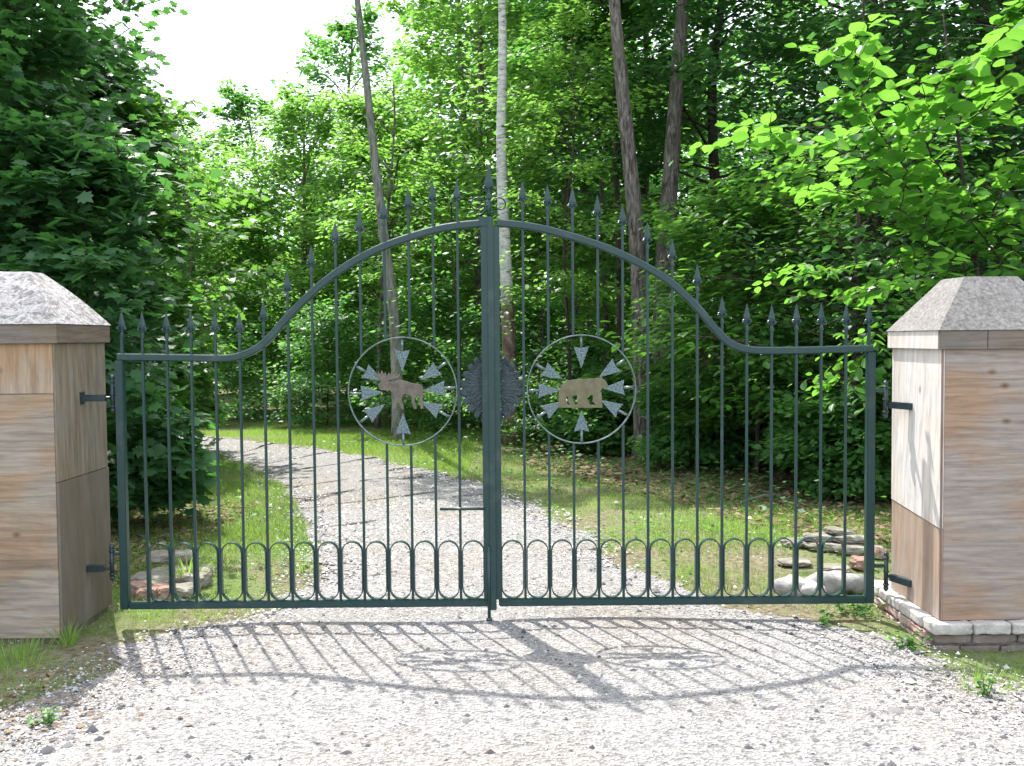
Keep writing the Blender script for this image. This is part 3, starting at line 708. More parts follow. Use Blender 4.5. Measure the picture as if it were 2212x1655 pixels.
P = np.stack([x,y,gz(x,y)+.004+rng.random(m_)*.02],1); A = rng.normal(0,1,(m_,3)); A[:,2] *= .15
leaves('leaf_litter', P, A, np.stack([rng.normal(0,.3,m_),rng.normal(0,.3,m_),np.ones(m_)],1), rng.uniform(.035,.085,m_), 'far', L_LITTER, kind='stuff', label='dry brown fallen leaves under the trees', category='leaf litter')
n = 6000
x = rng.uniform(-5.5,-2.3,n); y = rng.uniform(6,9.2,n); k = ~rd(x,y); x, y = x[k], y[k]; m_ = len(x)
P = np.stack([x,y,gz(x,y)+.004+rng.random(m_)*.02],1); A = rng.normal(0,1,(m_,3)); A[:,2] *= .15
leaves('leaf_litter', P, A, np.stack([rng.normal(0,.3,m_),rng.normal(0,.3,m_),np.ones(m_)],1), rng.uniform(.03,.07,m_), 'far', L_LITTER, kind='stuff', label='dry fallen leaves behind the left pillar', category='leaf litter')

def tuft(name, label, cat, px, py, h, n, spread, w=.05, m=L_GRASS, kindl='blade'):
    g = gnd(px, py); a = rng.random(n)*6.28; r = rng.random(n)**.7
    A = np.stack([np.cos(a)*r*.8, np.sin(a)*r*.8, np.ones(n)],1)
    P = np.stack([g.x+np.cos(a)*r*spread, g.y+np.sin(a)*r*spread, np.full(n,-.01)],1)
    Q = np.stack([np.cos(a), np.sin(a), np.full(n,.2)],1)
    return leaves(name, P, A, Q, h*rng.uniform(.5,1.1,n), kindl, m, wscale=w, label=label, category=cat)
def weed(label, px, py, h, n, spread, ls, m=L_BEECH):
    g = gnd(px, py); k = max(4, n//10); h *= .6; ls *= .72; mb = MB(); P, A, Q = [], [], []
    root = thing('weed_clump', label, 'weed', (g.x, g.y, 0))
    for i in range(k):
        a = random.random()*6.28; rr = random.random()**.7*spread
        b = Vector((g.x+.3*rr*math.cos(a), g.y+.3*rr*math.sin(a), -.01)); t_ = Vector((g.x+rr*math.cos(a), g.y+rr*math.sin(a), h*random.uniform(.5,1)))
        mb.tube([b, b.lerp(t_,.5)+Vector((0,0,h*.1)), t_], [.0022,.0018,.001], 4, False)
        for j in range(7):
            u = .25+.75*j/6; p = b.lerp(t_, u); c = random.random()*6.28
            P.append(p); A.append((math.cos(c), math.sin(c), random.uniform(-.3,.5))); Q.append((random.gauss(0,.4), random.gauss(0,.4), 1))
    mb.build('stems', L_GRASS, root); leaves('foliage', np.array(P,float), np.array(A), np.array(Q), ls*rng.uniform(.5,1.2,len(P)), 'ovate', m, root)
tuft('grass_tuft', 'tall clump of grass behind the fieldstones at the left gate leaf', 'grass clump', 405, 1262, .24, 80, .07)
tuft('grass_tuft', 'ragged clump of grass against the corner of the left pillar', 'grass clump', 148, 1388, .15, 40, .05)
tuft('grass_tuft', 'low clump of grass at the bottom left in front of the left pillar', 'grass clump', 40, 1415, .08, 260, .25)
weed('leafy weed clump beneath the lower right corner of the gate', 1850, 1322, .13, 140, .17, .045)
weed('small weeds in the gravel beside the brick base', 1785, 1342, .09, 80, .14, .045)
tuft('grass_tuft', 'grass growing along the foot of the brick base', 'grass clump', 2110, 1470, .08, 160, .17)
weed('small weed standing on the gravel at the bottom right', 2130, 1500, .12, 44, .05, .045)
weed('bright green weed in the bottom left corner', 100, 1560, .10, 60, .07, .045)
tuft('grass_tuft', 'tuft of grass between the pickets near the left edge of the driveway', 'grass clump', 655, 1235, .13, 60, .10)
weed('weeds at the far corner of the brick base', 1960, 1400, .14, 80, .10, .045)

# ------------------------------------------------------------------ rocks and bricks
def rock(name, label, cat, c, size, material, rot=0, jag=.16, boxy=.5, seed=0, tilt=0):
    import bmesh
    rs = random.Random(seed); bm = bmesh.new(); bmesh.ops.create_icosphere(bm, subdivisions=3, radius=1)
    ph = [rs.random()*6 for _ in range(6)]
    for v in bm.verts:
        p = v.co.normalized(); mx = max(abs(p.x), abs(p.y), abs(p.z)); b = p/mx
        q = p.lerp(b, boxy); q += Vector([rs.uniform(-.06,.06)*(boxy > .5) for _ in range(3)])
        q *= 1+jag*(math.sin(p.x*2.7+ph[0])*math.sin(p.y*3.1+ph[1])+.6*math.sin(p.z*5+ph[2])*math.sin(p.x*6+ph[3]))
        v.co = Vector((q.x*size[0]/2, q.y*size[1]/2, q.z*size[2]/2))
    o = MB(); o.bm(bm, Matrix.Rotation(tilt,4,'Y')); bm.free()
    ob = o.build(name, material, smooth=(boxy < .5), label=label, category=cat)
    if name == 'fieldstone': ob['group'] = 'loose stones piled beside the gate'
    ob.location = c; ob.rotation_euler[2] = rot; return ob
def rk(name, label, cat, px, py, w, d, h, material, z=None, **kw):
    g = gnd(px, py); zz = h*.42 if z is None else z
    return rock(name, label, cat, (g.x, g.y, zz), (w,d,h), material, **kw)
# right: pale boulders behind the lower right corner
rk('boulder', 'pale rounded boulder at the left end of the row behind the lower right gate corner', 'boulder', 1715, 1284, .22,.18,.11, ST_PALE, seed=1, boxy=.2)
rk('boulder', 'largest white boulder behind the last two right pickets', 'boulder', 1790, 1280, .30,.2,.13, ST_PALE, seed=2, boxy=.2, rot=.3)
rk('boulder', 'pale boulder with a rounded end next to the right gate post', 'boulder', 1842, 1276, .18,.16,.11, ST_PALE, seed=3, boxy=.15)
rk('boulder', 'grey stone in front of the largest white boulder', 'boulder', 1752, 1290, .16,.13,.09, ST_LEDGE, seed=4, boxy=.2)
SL = [(1728,1178,.26,.18,.05,.02,'flat slab at the left end of the low stone stack under the trees'),
      (1790,1186,.30,.2,.055,.022,'lowest broad slab of the stone stack under the trees'),
      (1855,1194,.30,.2,.055,.022,'slab at the right end of the stone stack beside the gate post'),
      (1770,1182,.22,.16,.05,.07,'second slab on the left half of the stone stack'),
      (1838,1186,.26,.17,.05,.072,'second slab on the right half of the stone stack'),
      (1812,1182,.18,.14,.045,.11,'angular top slab of the stone stack, tilted to one side'),
      (1716,1218,.2,.15,.03,.012,'thin flat stone lying in the grass left of the white boulders'),
      (1800,1232,.2,.15,.035,.015,'flat yellowish stone between the stack and the white boulders')]
for i, (px,py,w,d,h,z,l) in enumerate(SL):
    rk('fieldstone', l, 'stone', px, py, w,d,h, ST_FLAT, z=z, seed=20+i, boxy=.7, rot=random.uniform(-.5,.5), tilt=.12 if 'tilted' in l else 0, jag=.1)
rk('broken_brick', 'reddish brick lump between the stone stack and the white boulders', 'brick', 1862, 1228, .13,.1,.08, ST_BRICK, seed=40, boxy=.7)
rk('broken_brick', 'reddish brick piece visible between the gate post and the right pillar', 'brick', 1898, 1205, .12,.1,.07, ST_BRICK, seed=41, boxy=.7)
# left pile
SLL = [(345,1262,.34,.2,.07,.03,'long pale slab in the middle of the left stone pile'), (395,1250,.36,.22,.07,.04,'pale slab at the back of the left stone pile'),
       (420,1268,.18,.15,.09,.04,'grey stone at the right end of the left stone pile'), (370,1240,.30,.18,.07,.11,'top slab of the left stone pile'),
       (330,1275,.2,.14,.06,.03,'small pale slab at the front of the left stone pile'), (395,1290,.17,.14,.08,.035,'dark edged stone in front of the left stone pile')]
for i, (px,py,w,d,h,z,l) in enumerate(SLL):
    rk('fieldstone', l, 'stone', px, py, w,d,h, ST_FLAT, z=z, seed=50+i, boxy=.65, rot=random.uniform(-.4,.4), jag=.1)
for i,(px,py,w,d,h,l) in enumerate([(300,1286,.15,.11,.085,'reddish brick at the left end of the left stone pile'), (322,1292,.13,.1,.07,'brown broken brick beside the first reddish one'),
      (362,1294,.12,.09,.08,'small red brick piece in the first gate loop'), (345,1282,.10,.1,.06,'thin brick fragment leaning on the left stone pile')]):
    rk('broken_brick', l, 'brick', px, py, w,d,h, ST_BRICK, seed=60+i, boxy=.8, rot=random.uniform(-.6,.6), jag=.08)
nq = 500
x = rng.normal(-2.35,.45,nq); y = rng.normal(4.05,.22,nq); P = np.stack([x,y,gz(x,y)+.006+rng.random(nq)*.015],1); A = rng.normal(0,1,(nq,3)); A[:,2] *= .15
leaves('leaf_litter', P, A, np.stack([rng.normal(0,.3,nq),rng.normal(0,.3,nq),np.ones(nq)],1), rng.uniform(.015,.045,nq), 'far', L_LITTER, kind='stuff', label='patch of brown leaf crumbs at the bottom left edge of the gravel', category='leaf litter')
# fallen stick
def stick(label, a, b, r):
    p, q = gnd(*a), gnd(*b); mb = MB(); 
    mb.tube([(p.x,p.y,.02),((p.x+q.x)/2,(p.y+q.y)/2+.02,.05),(q.x,q.y,.03)], [r,r*.8,r*.4], 6)
    mb.build('fallen_stick', BARK_G, smooth=True, label=label, category='stick')
stick('pale stick lying in the leaf litter behind the low beech', (1600,1090), (1700,1075), .012)
stick('thin stick lying under the young maple left of the grass', (300,1160), (330,1200), .008)

# ------------------------------------------------------------------ gate
GY = 5.25
def G(px, py): p = at(px, py, GY); return (p.x, p.z)
def gx(px, py=1000): return G(px, py)[0]
def smooth_path(pts, sub=6):
    out = []; n = len(pts)
    for i in range(n-1):
        p0,p1,p2,p3 = pts[max(i-1,0)],pts[i],pts[i+1],pts[min(i+2,n-1)]
        for k in range(sub):
            t = k/sub; out.append(tuple(.5*((2*p1[j])+(-p0[j]+p2[j])*t+(2*p0[j]-5*p1[j]+4*p2[j]-p3[j])*t*t+(-p0[j]+3*p1[j]-3*p2[j]+p3[j])*t**3) for j in (0,1)))
    out.append(pts[-1]); return out
def spear(x, z, s=1.0):      # z = bottom of the collar
    mb = MB()
    prof = [(0,.009,.009),(.012,.009,.009),(.020,.0065,.006),(.036,.008,.006),(.046,.0165,.008),(.062,.0185,.009),(.078,.014,.007),(.135,.0008,.0008)]
    vs = []
    for h,w,d in prof: vs += [(x+w*s,GY,z+h*s),(x,GY-d*s,z+h*s),(x-w*s,GY,z+h*s),(x,GY+d*s,z+h*s)]
    k = len(prof); fs = [(i*4+j,i*4+(j+1)%4,(i+1)*4+(j+1)%4,(i+1)*4+j) for i in range(k-1) for j in range(4)]
    mb.add(vs, fs+[(3,2,1,0),tuple((k-1)*4+j for j in range(4))])
    for sg in (-1,1):        # the two curled ears below the blade
        pts = [(x+sg*(.004+.0185*math.sin(a))*s, GY-.002, z+s*(.030+.011*(1-math.cos(a)))) for a in np.linspace(0,2.9,9)]
        mb.tube(pts, .0036*s, 6); mb.ball((x+sg*.0185*s, GY-.003, z+.0395*s), .0072*s, 10, 6, (1.15,1,.8))
    mb.tube([(x,GY,z-.004),(x,GY,z+.008)], .0115*s, 10)
    return mb
def stadium(x0, x1, z0, z1, n=10):
    r = (x1-x0)/2; cx = (x0+x1)/2; out = []
    for i in range(n+1): a = math.pi*i/n; out.append((cx+r*math.cos(a), z1-r+r*math.sin(a)))
    for i in range(n+1): a = math.pi+math.pi*i/n; out.append((cx+r*math.cos(a), z0+r+r*math.sin(a)))
    return out
def leaf(side):
    L = side == 'L'
    lab = ('left green iron gate leaf with a moose medallion and arched top rail' if L else 'right green iron gate leaf with a bear medallion and arched top rail')
    xo = gx(264 if L else 1879); xc = gx(1053 if L else 1075)
    root = thing('gate_leaf', lab, 'gate', (xo, GY, 0))
    zb = G(1066, 1301)[1]                      # bottom rail centre height
    if L: top = [(255,771),(320,772),(400,773),(470,774),(505,772),(535,763),(562,748),(588,724),(612,696),(645,661),(690,618),(745,577),(810,541),(880,514),(960,492),(1045,482)]
    else: top = [(1884,753),(1800,755),(1720,757),(1640,757),(1602,752),(1572,738),(1545,711),(1516,676),(1482,640),(1440,604),(1385,571),(1315,538),(1235,511),(1160,492),(1100,484),(1074,482)]
    path = smooth_path([G(*p) for p in top], 5)
    px_ = [p[0] for p in path]; pz_ = [p[1] for p in path]
    if px_[0] > px_[-1]: px_, pz_ = px_[::-1], pz_[::-1]
    railz = lambda x: float(np.interp(x, px_, pz_))
    def B(name, mb, m=IRON, par=root, smooth=False): return mb.build(name, m, par, smooth)
    B('top_rail', MB().strip(path, .038, GY-.019, GY+.019, False, .0055))
    w = .021
    B('hinge_post', MB().box(xo-w, xo+w, GY-w, GY+w, zb-.018, railz(xo)-.019, .003))
    B('bottom_rail', MB().box(min(xo+w,xc) if L else xc, xc if L else xo-w, GY-.0185, GY+.0185, zb-.019, zb+.019, .005))
    zt = G(1060, 482)[1]
    B('meeting_post', MB().box(xc-.024, xc+.020, GY-.024, GY+.024, zb+.0195, zt-.019, .003) if L else MB().box(xc-.016, xc+.018, GY-.024, GY+.024, zb+.0195, zt-.019, .003))
    # medallion
    cx, cz = G(870, 846) if L else G(1256, 841); Rr_ = .2795
    B('medallion_ring', MB().strip([(cx+Rr_*math.cos(a), cz+Rr_*math.sin(a)) for a in np.linspace(0,2*math.pi,97)[:-1]], .0065, GY-.012, GY+.012, True, .0015), RING)
    # pickets
    xs = ([gx(p) for p in np.linspace(314, 993, 14)] if L else [gx(p) for p in np.linspace(1133, 1826, 14)])
    tips = ([672,673,672,672,672,648,585,530,478,455,428,405,390,388] if L else [390,398,404,421,441,479,516,570,640,655,657,655,655,655])
    for x, tp in zip(xs, tips):
        zt_ = G(700, tp)[1] if False else at(1106+x/GY*F_PX, tp, GY).z
        cut = math.sqrt(max(0, Rr_**2-(x-cx)**2)) if abs(x-cx) < Rr_-.03 else 0
        mb = MB(); r = .0066
        def sq(z0, z1): mb.box(x-r, x+r, GY-r, GY+r, z0, z1, .0015)
        zc = zt_-.135
        rz = railz(x)
        if cut:
            sq(zb+.0195, cz-cut-.004); B('picket', mb); mb = MB(); sq(cz+cut+.004, zc)
        else: sq(zb+.0195, zc)
        p = B('picket', mb); B('spearhead', spear(x, zc), IRON, p)
    tp = 670 if L else 655
    z_ = at(262 if L else 1872, tp, GY).z-.135
    x_ = gx(263 if L else 1877, 720)
    p = B('picket', MB().box(x_-.0078, x_+.0078, GY-.0078, GY+.0078, railz(xo)+.0195, z_, .0015)); B('spearhead', spear(x_, z_), IRON, p)
    # row of upright loops
    seq = xs + [xc-.026] if L else [xc+.020] + xs
    zl1 = G(800, 1170)[1]
    for a, b in zip(seq[:-1], seq[1:]):
        e = .0125 if (L and b == seq[-1]) or (not L and a == seq[0]) else 0
        x0 = a+.0100 - (e if (not L and a == seq[0]) else 0)+ (0); x1 = b-.0100 + (e if (L and b == seq[-1]) else 0)
        B('iron_loop', MB().strip(stadium(x0, x1, zb+.022, zl1), .0055, GY-.014, GY+.014, True))
    # arrows round the medallion
    for ang in ([90,33,4,-29,-90,215,182,151] if L else [90,34,2,-30,-90,212,181,151]):
        a = D2R(ang); ca, sa = math.cos(a), math.sin(a); q = lambda r,t: (cx+Rr_*(r*ca-t*sa), cz+Rr_*(r*sa+t*ca))
        rs = random.uniform(-.02,.02)
        B('arrowhead', MB().plate([q(.79+rs,.14), q(.76+rs,0.0), q(.79+rs,-.14), q(.39+rs,0)], GY-.004, GY+.004), HAMMER)
        s0, s1 = q(.77+rs,0), q(.985,0)
        B('arrow_shaft', MB().tube([(s0[0],GY,s0[1]),(s1[0],GY,s1[1])], .0068, 8), RING, smooth=True)
    if L:
        O = at(760/1.0343, 730/1.0343, GY)
        mo = [(505,790),(498,765),(512,742),(545,718),(560,700),(520,690),(505,668),(520,650),(534,660),(540,640),(556,655),(570,635),(585,655),(604,632),(618,650),(632,618),(646,648),(664,618),(676,644),(692,616),(704,642),(722,616),(734,640),(752,626),(766,640),(752,664),(715,672),(668,682),(640,700),(640,722),
              (700,728),(750,716),(800,704),(840,712),(890,728),(950,748),(1010,756),(1060,764),(1086,782),(1092,820),(1084,868),(1090,920),(1086,975),(1098,1058),(1100,1082),(1062,1082),(1058,1000),(1040,930),(1020,905),(990,940),(985,985),(1010,1070),(1012,1084),(972,1084),(945,1000),(940,930),(925,898),(880,892),(840,890),
              (822,915),(812,975),(838,1060),(842,1084),(806,1084),(778,1000),(768,960),(756,1010),(730,1070),(726,1086),(690,1086),(712,1040),(722,980),(716,920),(700,880),(672,850),(640,838),(628,868),(612,838),(570,838),(530,832)]
        k = 1/5.91/1.0343
        pts = [G(735+X_*k*1.0, 705.8+Y_*k*1.0) for X_, Y_ in mo]
        ms_ = MB().plate(pts, GY-.006, GY+.006)
        an = [(575,712),(520,690),(484,660),(462,620),(496,640),(500,588),(530,632),(548,572),(574,628),(600,600),(618,668),(640,604),(662,634),(690,570),(712,628),(748,582),(758,634),(800,604),(786,652),(752,680),(690,690),(640,716)]
        ms_.plate([G(735+X_*k, 705.8+Y_*k) for X_, Y_ in an], GY-.0075, GY+.0045)
        B('moose_silhouette', ms_, BRONZE)
    else:
        be = [(540,815),(565,770),(620,715),(700,704),(860,692),(1000,682),(1060,676),(1082,664),(1100,684),(1140,712),(1160,752),(1178,786),(1160,802),(1120,804),(1090,815),(1070,860),(1076,900),(1092,940),(1096,1022),(1090,1066),(520,1066),(520,1010),(528,930),(522,870)]; be = be[:17]+be[17:]
        k = 1/5.91/1.0343
        f = lambda X_,Y_: G(1121.5+X_*k, 705.8+Y_*k)
        # body and legs with openings between them, standing on a strip
        body = MB().plate([f(*p) for p in be[:17]+[(1088,930),(1000,905),(760,905),(524,930)]+be[23:]], GY-.006, GY+.006)
        for q, leg_ in enumerate(([(524,880),(640,880),(618,950),(630,1000),(650,1040),(520,1040)], [(640,870),(712,870),(700,930),(716,985),(752,1040),(668,1040),(650,985)],
                    [(752,870),(905,870),(898,940),(912,985),(948,1040),(775,1040),(762,985),(764,930)], [(965,870),(1086,870),(1096,1040),(1020,1040),(968,985),(975,945)])):
            body.plate([f(*p) for p in leg_], GY-.0056+q*.0001, GY+.0056-q*.0001)
        body.plate([f(*p) for p in [(516,1034),(1098,1034),(1098,1068),(516,1068)]], GY-.007, GY+.007)
        B('bear_silhouette', body, BRONZE2)
        B('silhouette_tie', MB().tube([(f(1075,670)[0],GY,f(1075,670)[1]),(f(1240,425)[0],GY,f(1240,425)[1])], .003, 6), RING)
    # half of the sunburst rosette
    rx, rz_ = G(1062, 838); vs = []; fs = []; na = 66; rings = [0,.15,.3,.42,.54,.66,.76,.84,.88,.93,1.0]; gr = random.Random(9)
    a0, a1 = (math.pi/2, 3*math.pi/2) if L else (-math.pi/2, math.pi/2)
    edge_x = (xc-.024) if L else (xc+.018)
    for sy_ in (0, 1):
        for i in range(na+1):
            a = a0+(a1-a0)*i/na
            lob = abs(math.sin(a*11))**.6
            for r in rings:
                rad = (r*(.84+.16*lob)) if r > .9 else r*.88
                if 1: rad *= (abs(math.cos(a))**1.5+abs(math.sin(a))**1.5)**(-1/1.5)
                d = .008*lob*(r > .9) + (gr.uniform(-.0022,.0022) if .1 < r < .9 else 0) + .010*(1-r*r)
                x = rx + rad*.176*math.cos(a); z = rz_ + rad*.205*math.sin(a)
                x = min(x, edge_x-.001) if L else max(x, edge_x+.001)
                vs.append((x, GY+.018-d+(0 if sy_ == 0 else .005), z))
    m_ = len(rings); off = (na+1)*m_
    for i in range(na):
        for j in range(m_-1):
            a = i*m_+j; fs.append((a,a+1,a+m_+1,a+m_)); fs.append((off+a,off+a+m_,off+a+m_+1,off+a+1))
        a = i*m_+m_-1; fs.append((a, off+a, off+a+m_, a+m_))
    B('sunburst_plate', MB().add(vs, fs), SUNB)
    if L:
        zt2 = G(1060, 470)[1]; xs_ = gx(1064)
        sp = MB().box(xs_-.016, xs_+.015, GY-.034, GY-.0245, zb-.034, zt2, .002)
        B('stop_strip', sp)
        xm = gx(1056, 450)
        B('post_cap', MB().box(xc-.028, xc+.034, GY-.0244, GY+.026, zt-.0185, zt2+.003, .003))
        st_ = MB().tube([(xm,GY,zt2),(xm,GY,at(1055,425,GY).z)], .010, 8)
        p = B('picket', st_, smooth=True)
        B('spearhead', spear(xm, at(1055,428,GY).z, 1.25), IRON, p)
        for sg in (-1,1):
            c_ = at(1055+sg*24, 443, GY); pts = []
            for t in np.linspace(0, 1, 34):
                a = math.pi*(-.5)+sg*0 + t*math.pi*2.6; r = .052*(1-.72*t)
                pts.append((c_.x + sg*(-r*math.cos(a+math.pi*.0)) , GY, c_.z + r*math.sin(a)))
            B('scroll', MB().tube(pts, .004, 6), smooth=True)
        lz = G(1000, 1098)[1]
        b_ = B('latch_bar', MB().tube([(gx(950),GY-.022,lz),(gx(1047),GY-.022,lz)], .0075, 8), smooth=True)
        rx2 = gx(1057, 1300)
        B('drop_rod', MB().tube([(rx2,GY-.032,zb+.30),(rx2,GY-.032,.0)], .0085, 8).ball((rx2,GY-.032,.012), .017, 10, 6, (1,1,.7)), smooth=True)
    # hinges: knuckle pins and straps on the leaf
    pins = [(243,812,890,832),(242,1178,1252,1196)] if L else [(1913,824,902,843),(1914,1193,1275,1222)]
    for hx, h0, h1, ht in pins:
        a = at(hx, h0, GY); b = at(hx, h1, GY); tz = at(hx, ht, GY).z; xh = (a.x+b.x)/2
        mb = MB().tube([(xh,GY,b.z+.012),(xh,GY,a.z-.012)], .0115, 10)
        for zz in (a.z-.01, b.z+.01): mb.ball((xh,GY,zz), .0135, 10, 7)
        mb.ball((xh,GY,a.z), .007, 8, 5); mb.ball((xh,GY,b.z), .007, 8, 5)
        for zz in (a.z-.03, (a.z+b.z)/2, b.z+.03): mb.tube([(xh,GY,zz-.004),(xh,GY,zz+.004)], .0155, 10)
        h = B('hinge', mb, HINGE, smooth=True)
        x0, x1 = (xh+.011, xo-w) if L else (xo+w, xh-.011)
        B('hinge_strap', MB().box(x0, x1, GY-.011, GY+.011, tz-.009, tz+.009, .002), HINGE, h)
    return root
leaf('L'); leaf('R')

# ------------------------------------------------------------------ pillars
PL = (-2.83, -2.22, 4.95, 5.56); PR = (2.008, 2.618, 4.75, 5.365)
zL = lambda py: at(118, py, 4.95).z
zR = lambda py: at(2032, py, 4.75).z
def hip(x0,x1,y0,y1,z0,z1,inset,wob=0.0):
    n = 7; vs = []; fs = []
    rs = random.Random(5)
    for k in range(n):
        t = k/(n-1); i = inset*t; z = z0+(z1-z0)*(t+ (.05*math.sin(t*math.pi) if wob > .0015 else 0))
        ring = []
        xa,xb,ya,yb = x0+i,x1-i,y0+i,y1-i
        for (ax,ay),(bx,by) in (((xa,ya),(xb,ya)),((xb,ya),(xb,yb)),((xb,yb),(xa,yb)),((xa,yb),(xa,ya))):
            for j in range(6):
                u = j/6; ring.append((ax+(bx-ax)*u, ay+(by-ay)*u, z+(rs.uniform(-wob,wob) if 0 < k and j else 0)))
        vs += ring
    m_ = 24
    for k in range(n-1):
        for j in range(m_): fs.append((k*m_+j, k*m_+(j+1)%m_, (k+1)*m_+(j+1)%m_, (k+1)*m_+j))
    fs += [tuple(range(m_))[::-1], tuple((n-1)*m_+j for j in range(m_))]
    return MB().add(vs, fs)
def arm(root, x_face, sgn, pxa, pya, pinx, ypos):
    """bracket from the pillar face to the hinge pin"""
    z = pya; xa = x_face
    xp = pinx
    yf = ypos - (.16 if sgn > 0 else .0)          # the bar meets the face nearer the road on the right pillar
    a_ = Vector((xp+sgn*.013, ypos, z)); b_ = Vector((xa+sgn*.002, yf, z)); d_ = (b_-a_).normalized(); n_ = Vector((-d_.y, d_.x, 0))
    m_ = a_+d_*.022; mb = MB(); vs = []
    for p in (m_, b_):
        for u, v in ((-1,-1),(1,-1),(1,1),(-1,1)): vs.append(p+n_*(.015*u)+Vector((0,0,.017*v)))
    mb.add(vs, [(0,1,2,3),(7,6,5,4),(0,4,5,1),(1,5,6,2),(2,6,7,3),(3,7,4,0)])
    mb.tube([a_, m_+d_*.003], .008, 8); ypos = yf
    mb.box(min(xa, xa-sgn*.004) if False else (xa-.0035 if sgn < 0 else xa+.0005), (xa-.0005 if sgn < 0 else xa+.0035), ypos-.03, ypos+.03, z-.032, z+.032)
    mb.build('hinge_bracket', HINGE, root)
# left
x0,x1,y0,y1 = PL
rl = thing('wooden_pillar', 'weathered plywood pillar left of the gate with a flaking hipped cap, standing straight on the ground', 'pillar', ((x0+x1)/2,(y0+y1)/2,0))
ztop, zs1, zs2 = zL(742), zL(851), at(108,1043,4.95).z
t = .012
MB().box(x0+t+.001,x1-t-.001,y0+t+.001,y1-t-.001,-.05,ztop-.002).build('core', W_SIDE_L2, rl)
MB().box(x0,x1-t,y0,y0+t,zs1+.0015,ztop,.0015).build('upper_front_panel', W_VERT_L, rl)
MB().box(x0,x1-t,y0-.002,y0+t,.012,zs1-.0015,.0015).build('lower_front_panel', W_FRONT_L, rl)
MB().box(x1-t+.0005,x1,y0+.001,y1,zs2+.0015,ztop,.0015).build('upper_side_panel', W_SIDE_L, rl)
MB().box(x1-t+.0005,x1+.003,y0+.001,y1+.008,.02,zs2-.0015,.0015).build('lower_side_panel', W_SIDE_L2, rl)
zb0, zb1 = ztop, zL(700)
o_ = .022
MB().box(x0-o_,x1+o_,y0-o_,y0-o_+.02,zb0,zb1,.002).build('front_band_board', W_BAND, rl)
MB().box(x1+o_-.02,x1+o_-.0005,y0-o_+.0205,y1+o_,zb0+.002,zb1-.001,.002).build('side_band_board', W_BAND, rl)
MB().box(x0-o_+.001,x1+o_-.021,y0-o_+.021,y1+o_-.001,zb0+.004,zb1-.003).build('band_core', W_BAND, rl)
ztc = at(60, 586, 5.15).z
hip(x0-o_-.006,x1+o_+.006,y0-o_-.006,y1+o_+.006,zb1+.001,ztc,.25,.0018).build('cap_roof', CAP_L, rl)
arm(rl, x1+.003, -1, 0, at(200,860,5.25).z, at(243,860,GY).x, GY)
arm(rl, x1+.003, -1, 0, at(210,1228,5.25).z, at(242,1228,GY).x, GY)
# right
x0,x1,y0,y1 = PR
rr_ = thing('wooden_pillar', 'plywood pillar right of the gate with a bleached side, standing on a brick base', 'pillar', ((x0+x1)/2,(y0+y1)/2,0))
ztop, zbot, zseam = zR(755), zR(1340), at(2033,1143,4.75).z
MB().box(x0+t+.001,x1-t-.001,y0+t+.001,y1-t-.001,zbot-.05,ztop-.002).build('core', W_SIDE_L2, rr_)
MB().box(x0+t+.0005,x1,y0,y0+t,zbot,ztop,.0015).build('front_panel', W_FRONT_R, rr_)
# side panels meet on a slanting cut
for nm, mt, pts, xx in (('upper_side_panel', W_SIDE_R, [(y0+.001,zseam+.002),(y1,zseam+.047),(y1,ztop),(y0+.001,ztop)], x0-.003),
                    ('lower_side_panel', W_SIDE_R2, [(y0+.001,zbot),(y1,zbot),(y1,zseam+.043),(y0+.001,zseam-.002)], x0)):
    k = 4; vs = [(xx,a,b) for a,b in pts]+[(x0+t,a,b) for a,b in pts]
    MB().add(vs, [(0,1,2,3),(7,6,5,4)]+[(i,(i+1)%4+0,(i+1)%4+4,i+4)[::-1] for i in range(4)]).build(nm, mt, rr_)
MB().box(x0-.0045,x0+.006,y0-.003,y0+.0008,zbot,ztop-.001).build('corner_strip', W_TRIM, rr_)
zb0, zb1 = ztop, zR(714)
MB().box(x0-o_,x0+.20,y0-o_,y0-o_+.02,zb0,zb1,.002).build('front_band_board', W_BAND, rr_)
MB().box(x0+.2025,x1+o_,y0-o_,y0-o_+.02,zb0,zb1,.002).build('front_band_board', W_BAND, rr_)
MB().box(x0-o_+.0005,x0-o_+.02,y0-o_+.0205,y1+o_,zb0+.001,zb1-.001,.002).build('side_band_board', W_SIDE_R, rr_)
MB().box(x0-o_+.021,x1+o_-.001,y0-o_+.021,y1+o_-.001,zb0+.004,zb1-.003).build('band_core', W_BAND, rr_)
ztc = at(2074, 598, 4.93).z
hip(x0-o_-.006,x1+o_+.006,y0-o_-.006,y1+o_+.006,zb1+.001,ztc,.205,.0012).build('cap_roof', CAP_R, rr_)
arm(rr_, x0-.003, 1, 0, at(1940,874,5.25).z, at(1913,874,GY).x, GY)
arm(rr_, x0, 1, 0, at(1940,1245,5.25).z, at(1914,1245,GY).x, GY)
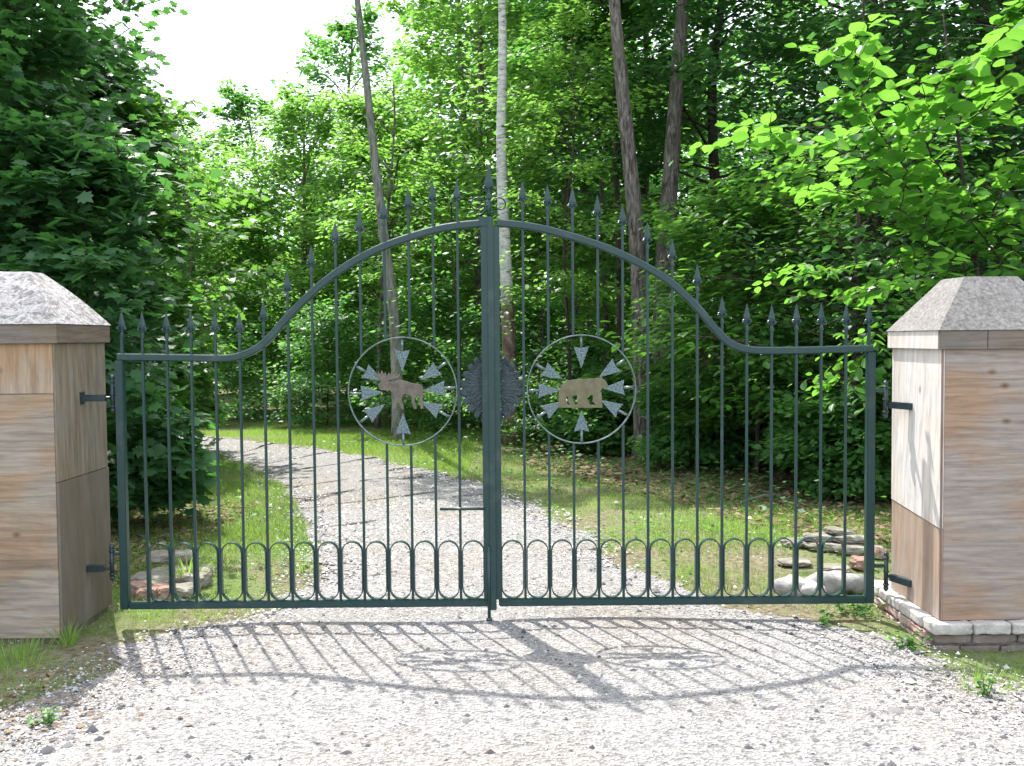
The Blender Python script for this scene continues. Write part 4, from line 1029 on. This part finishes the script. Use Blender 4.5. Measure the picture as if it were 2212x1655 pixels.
# stone ledge and brick courses
import bmesh
def block(mb, cx,cy,cz, sx_,sy_,sz_, rs, jag=.006):
    bm = bmesh.new(); bmesh.ops.create_cube(bm, size=1)
    bmesh.ops.subdivide_edges(bm, edges=bm.edges[:], cuts=3, use_grid_fill=True)
    bmesh.ops.bevel(bm, geom=[e for e in bm.edges if len(e.link_faces)==2 and e.calc_face_angle(0) > 1], offset=.06, segments=1, affect='EDGES')
    for v in bm.verts:
        v.co = Vector((cx+v.co.x*sx_+rs.uniform(-jag,jag), cy+v.co.y*sy_+rs.uniform(-jag,jag), cz+v.co.z*sz_+rs.uniform(-jag,jag)))
    mb.bm(bm); bm.free()
rs = random.Random(3)
E = .055
lz1 = zbot-.002; lh = .052; lz0 = lz1-lh
lm = MB(); xx = x0-E
while xx < x1+E-.01:       # front ledge stones
    w = min(rs.uniform(.17,.26), x1+E-xx); block(lm, xx+w/2, y0-E+.06, (lz0+lz1)/2, w-.008, .13, lh, rs, .003); xx += w
lm.build('front_ledge', ST_LEDGE, rr_, smooth=True)
lm = MB(); yy = y0-E+.13
while yy < y1+E:
    w = rs.uniform(.11,.18); block(lm, x0-E+.06, yy+w/2, (lz0+lz1)/2, .13, w-.008, lh, rs, .003); yy += w
lm.build('side_ledge', ST_LEDGE, rr_, smooth=True)
MB().box(x0-.02,x1+.02,y0-.02,y1+.02,-.1,lz0+.002).build('base_mortar', MORTAR, rr_)
nc = 3; ch = (lz0+.09)/nc
bmx = MB()
for c in range(nc):
    z = -.09+ch*(c+.5); xx = x0-.04-(.08 if c % 2 else 0)
    first = True
    while xx < x1+.02:
        w = rs.uniform(.17,.22); a = max(xx, x0-.04)
        block(bmx, (a+xx+w)/2, y0-.005, z, xx+w-a-.012, .07, ch-.012, rs, .004); xx += w
bmx.build('front_brickwork', ST_BASE, rr_, smooth=True)
bmx = MB()
for c in range(nc):
    z = -.09+ch*(c+.5); yy = y0+.034-(.06 if c % 2 else 0)
    while yy < y1+.04:
        w = rs.uniform(.12,.2); a = max(yy, y0+.034)
        block(bmx, x0-.008-.012*rs.random(), (a+yy+w)/2, z, .08, yy+w-a-.012, ch-.012, rs, .006); yy += w
bmx.build('side_brickwork', stone_mat('pinkish_old_brick', (.32,.18,.15), (.44,.32,.28), (.55,.50,.46), 5), rr_, smooth=True)
print('LEAVES', NL)
